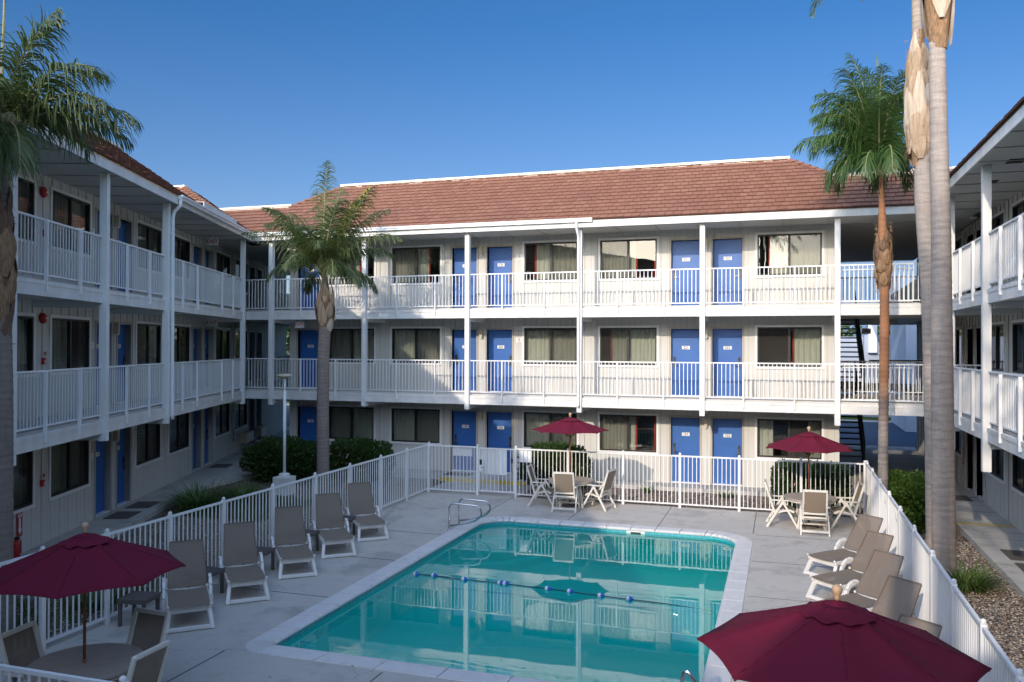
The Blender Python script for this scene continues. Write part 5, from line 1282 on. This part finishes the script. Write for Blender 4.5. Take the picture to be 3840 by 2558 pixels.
def strap(name, loc, n, L, label, m='blade', spread=.25, w=.012, cat='plant', group='strap leaved clumps in the gravel'):
    t = empty(name, loc); tag(t, label, cat, group); b = MB()
    for _ in range(n):
        a = random.uniform(0, 2 * pi); r = spread * random.random() ** .6; p = Vector((r * cos(a), r * sin(a), 0)); a2 = a + random.uniform(-.8, .8)
        d = Vector((cos(a2) * random.uniform(.25, .9), sin(a2) * random.uniform(.25, .9), 1)).normalized(); l = L * random.uniform(.6, 1.1); s = Vector((-sin(a2), cos(a2), 0)); rows = []
        for k in range(6):
            ww = w * (1, 1.1, 1, .8, .5, .05)[k]; rows += [p - s * ww, p + s * ww]; d = (d + Vector((0, 0, -.26))).normalized(); p = p + d * l / 5
        b.mesh(rows, [(2 * k, 2 * k + 1, 2 * k + 3, 2 * k + 2) for k in range(5)], m)
    b.build('leaf', t); return t
strap('strap_plant', (-14.75, 18.6, 0), 420, 1.0, 'large clump of dark strap leaves left of the fence near the shaded walk', spread=.5)
strap('strap_plant', (-14.3, 19.9, 0), 300, .85, 'second dark strap leaved clump closer to the lamp post', spread=.45)
strap('strap_plant', (3.15, 16.9, 0), 330, .75, 'sunlit strap leaved clump at the foot of the thick palm trunk', spread=.3)
strap('strap_plant', (-3.85, 24.9, 0), 45, .42, 'small upright strap plant in the gravel left of door 121', spread=.08)
strap('strap_plant', (-1.55, 24.85, 0), 70, .36, 'small green tuft in the gravel below door 122', spread=.16)
strap('strap_plant', (3.5, 11.6, 0), 60, .25, 'small green tuft in the shaded gravel at the right edge', spread=.15)
strap('strap_plant', (-11.0, 8.3, 0), 200, .6, 'shaded green clump behind the left fence at the picture edge', spread=.35); strap('strap_plant', (-11.0, 11.2, 0), 120, .45, 'low green clump behind the left fence near the parasol', spread=.3)
def grass(name, poly, cnt, label):
    b = MB()
    for _ in range(cnt):
        u, v = random.random(), random.random(); x = poly[0] + (poly[1] - poly[0]) * u; y = poly[2] + (poly[3] - poly[2]) * v; h = random.uniform(.06, .18); a = random.uniform(0, 6.3)
        b.mesh([(x, y, -.01), (x + .012 * cos(a), y + .012 * sin(a), -.01), (x + random.uniform(-.06, .06), y + random.uniform(-.06, .06), h)], [(0, 1, 2)], 'grass')
    tag(b.build(name), label, 'grass', kind='stuff')
grass('grass', (-15.0, -12.2, 17.6, 20.6), 7000, 'thin dark ground cover behind the strap plants'); 
grass('ground_cover', (-12.2, -10.6, 8.6, 12.6), 2500, 'sparse weeds along the left fence')
# flower-bed edging
# ------------------------------------------------------------------ beyond
def tree(loc, h, r, label, cnt=2600):
    t = empty('tree', loc); tag(t, label, 'tree', 'trees beyond the motel'); b = MB(); b.tube([(0, 0, -.1), (.1, 0, h * .35), (-.1, .1, h * .65)], [.25, .18, .08], 'trunkc', 8)
    for k in range(7): a = k * 2.4; b.tube([(0, 0, h * .3), (r * .4 * cos(a), r * .4 * sin(a), h * .55), (r * .7 * cos(a), r * .7 * sin(a), h * .75)], [.09, .05, .02], 'trunkc', 5)
    b.build('trunk', t); b = MB()
    for k in range(12):
        a = k * 2.4; q = r * .62 * sqrt((k + .5) / 12); leafy(b, q * cos(a), q * sin(a), h * (.28 + .3 * random.random()), r * .42, r * .42, h * .4, cnt // 12, 'treeleaf', .38, 2)
    b.build('crown', t)
tr = [(1.5, 66, 7, 4), (9, 70, 7.5, 4.5), (-6, 68, 7, 4.5), (16, 64, 7, 4), (-22, 52, 7, 4), (-28, 46, 7, 4), (-33, 55, 8, 5), (-16, 60, 7, 4.5)]
tl = ['tree directly beyond the right breezeway', 'tree beyond the white building seen through the right breezeway', 'tree behind the middle of the sunlit wing', 'tree behind the far end of the right wing', 'tree beyond the left breezeway, nearest its stairs', 'tree beyond the end of the left wing', 'farthest tree behind the left wing', 'tree behind the left part of the sunlit wing']
for (x, y, h, r), lb in zip(tr, tl): tree((x, y, 0), h, r, 'leafy green ' + lb)
t = empty('building', (6, 58, 0)); tag(t, 'pale stucco building beyond the lawn seen through the right breezeway', 'building')
b = MB(); b.box(-1.2, 1.2, -2, 6, 0, 5.1, 'steelbldg'); b.box(1.2, 12, -4, 6, 0, 6.2, 'steelbldg'); b.box(-10, -1.2, -1, 6, 0, 5.0, 'steelbldg'); b.build('wall', t)
b = MB(); b.box(-1.0, -.5, -2.4, -2.0, 4.0, 6.0, 'plate'); b.build('chimney', t)
b = MB(); b.box(.5, .9, -2.03, -2.001, 4.2, 5.0, 'bluestripe'); b.build('sign', t)
t = empty('building', (9.5, 47, 0)); tag(t, 'dark roofed neighbouring building seen through the top right breezeway railing', 'building')
b = MB(); b.box(-3.5, 8, 0, 6, 0, 6.6, 'steelbldg'); b.build('wall', t)
b = MB(); b.mesh([(-4.7, -.5, 6.6), (9, -.5, 6.6), (9, 6.5, 6.6), (-4.7, 6.5, 6.6), (-1.2, 3, 9.0), (9, 3, 9.0)], [(0, 1, 5, 4), (1, 2, 5), (2, 3, 4, 5), (3, 0, 4), (0, 3, 2, 1)], 'darkroof'); b.build('roof', t)

t = empty('motel_building', (-3.0, -9.9, 0)); tag(t, 'motel wing closing the courtyard behind the camera', 'building', 'motel wings around the courtyard')
b = MB(); b.box(0, 26, -8, -1.4, 0, 8.0, 'siding'); b.build('wall', t)
b = MB()
for z in ZF[1:]: b.box(0, 26, -1.399, 0, z - .3, z, 'white')
b.build('floor_deck', t)
b = MB(); b.mesh([(0, .4, 8.0), (26, .4, 8.0), (26, .4, 8.2), (0, .4, 8.2), (0, -2.8, 10.3), (26, -2.8, 10.3), (26, -8, 10.3), (0, -8, 10.3), (0, -8, 8.0), (26, -8, 8.0)], [(0, 1, 2, 3), (3, 2, 5, 4), (4, 5, 6, 7), (0, 8, 9, 1), (0, 3, 4, 7, 8), (1, 9, 6, 5, 2), (7, 6, 9, 8)], 'tile'); b.build('roof', t)
for k in range(8):
    b = MB(); b.box(k * 3.6 + .1, k * 3.6 + .25, -.1, .05, 0, 8.0, 'white'); b.build('post', t)

# palms standing south of the pool; they shade the paired trunks and the right walk
for (x, y, h), lb in (((-1.35, -5.0, 11.6), 'palm south of the pool outside the picture, the nearer one'), ((-1.0, -6.2, 14.6), 'palm south of the pool outside the picture, the taller one')):
    palm((x, y, 0), lb, [(0, 0, -.05, .22), (0, 0, 3, .19), (0, 0, h, .15)], (0, 0, h), ring_fronds(22, (80, 65, 50, 35, 20, 5), (2.7, 2.9), 10, 1.2, 'frondb'), 'trunk', fm='frondb', ll=.7, n=36)
t = empty('building', (8, 84, 0)); tag(t, 'large blue grey building far beyond, behind the top right breezeway railing', 'building')
b = MB(); b.box(-9, 16, 0, 12, 0, 13.6, 'bluewall'); b.build('wall', t)
b = MB(); b.box(-9.3, 16.3, -.3, 12.3, 13.6, 13.9, 'steelbldg'); b.build('roof', t)
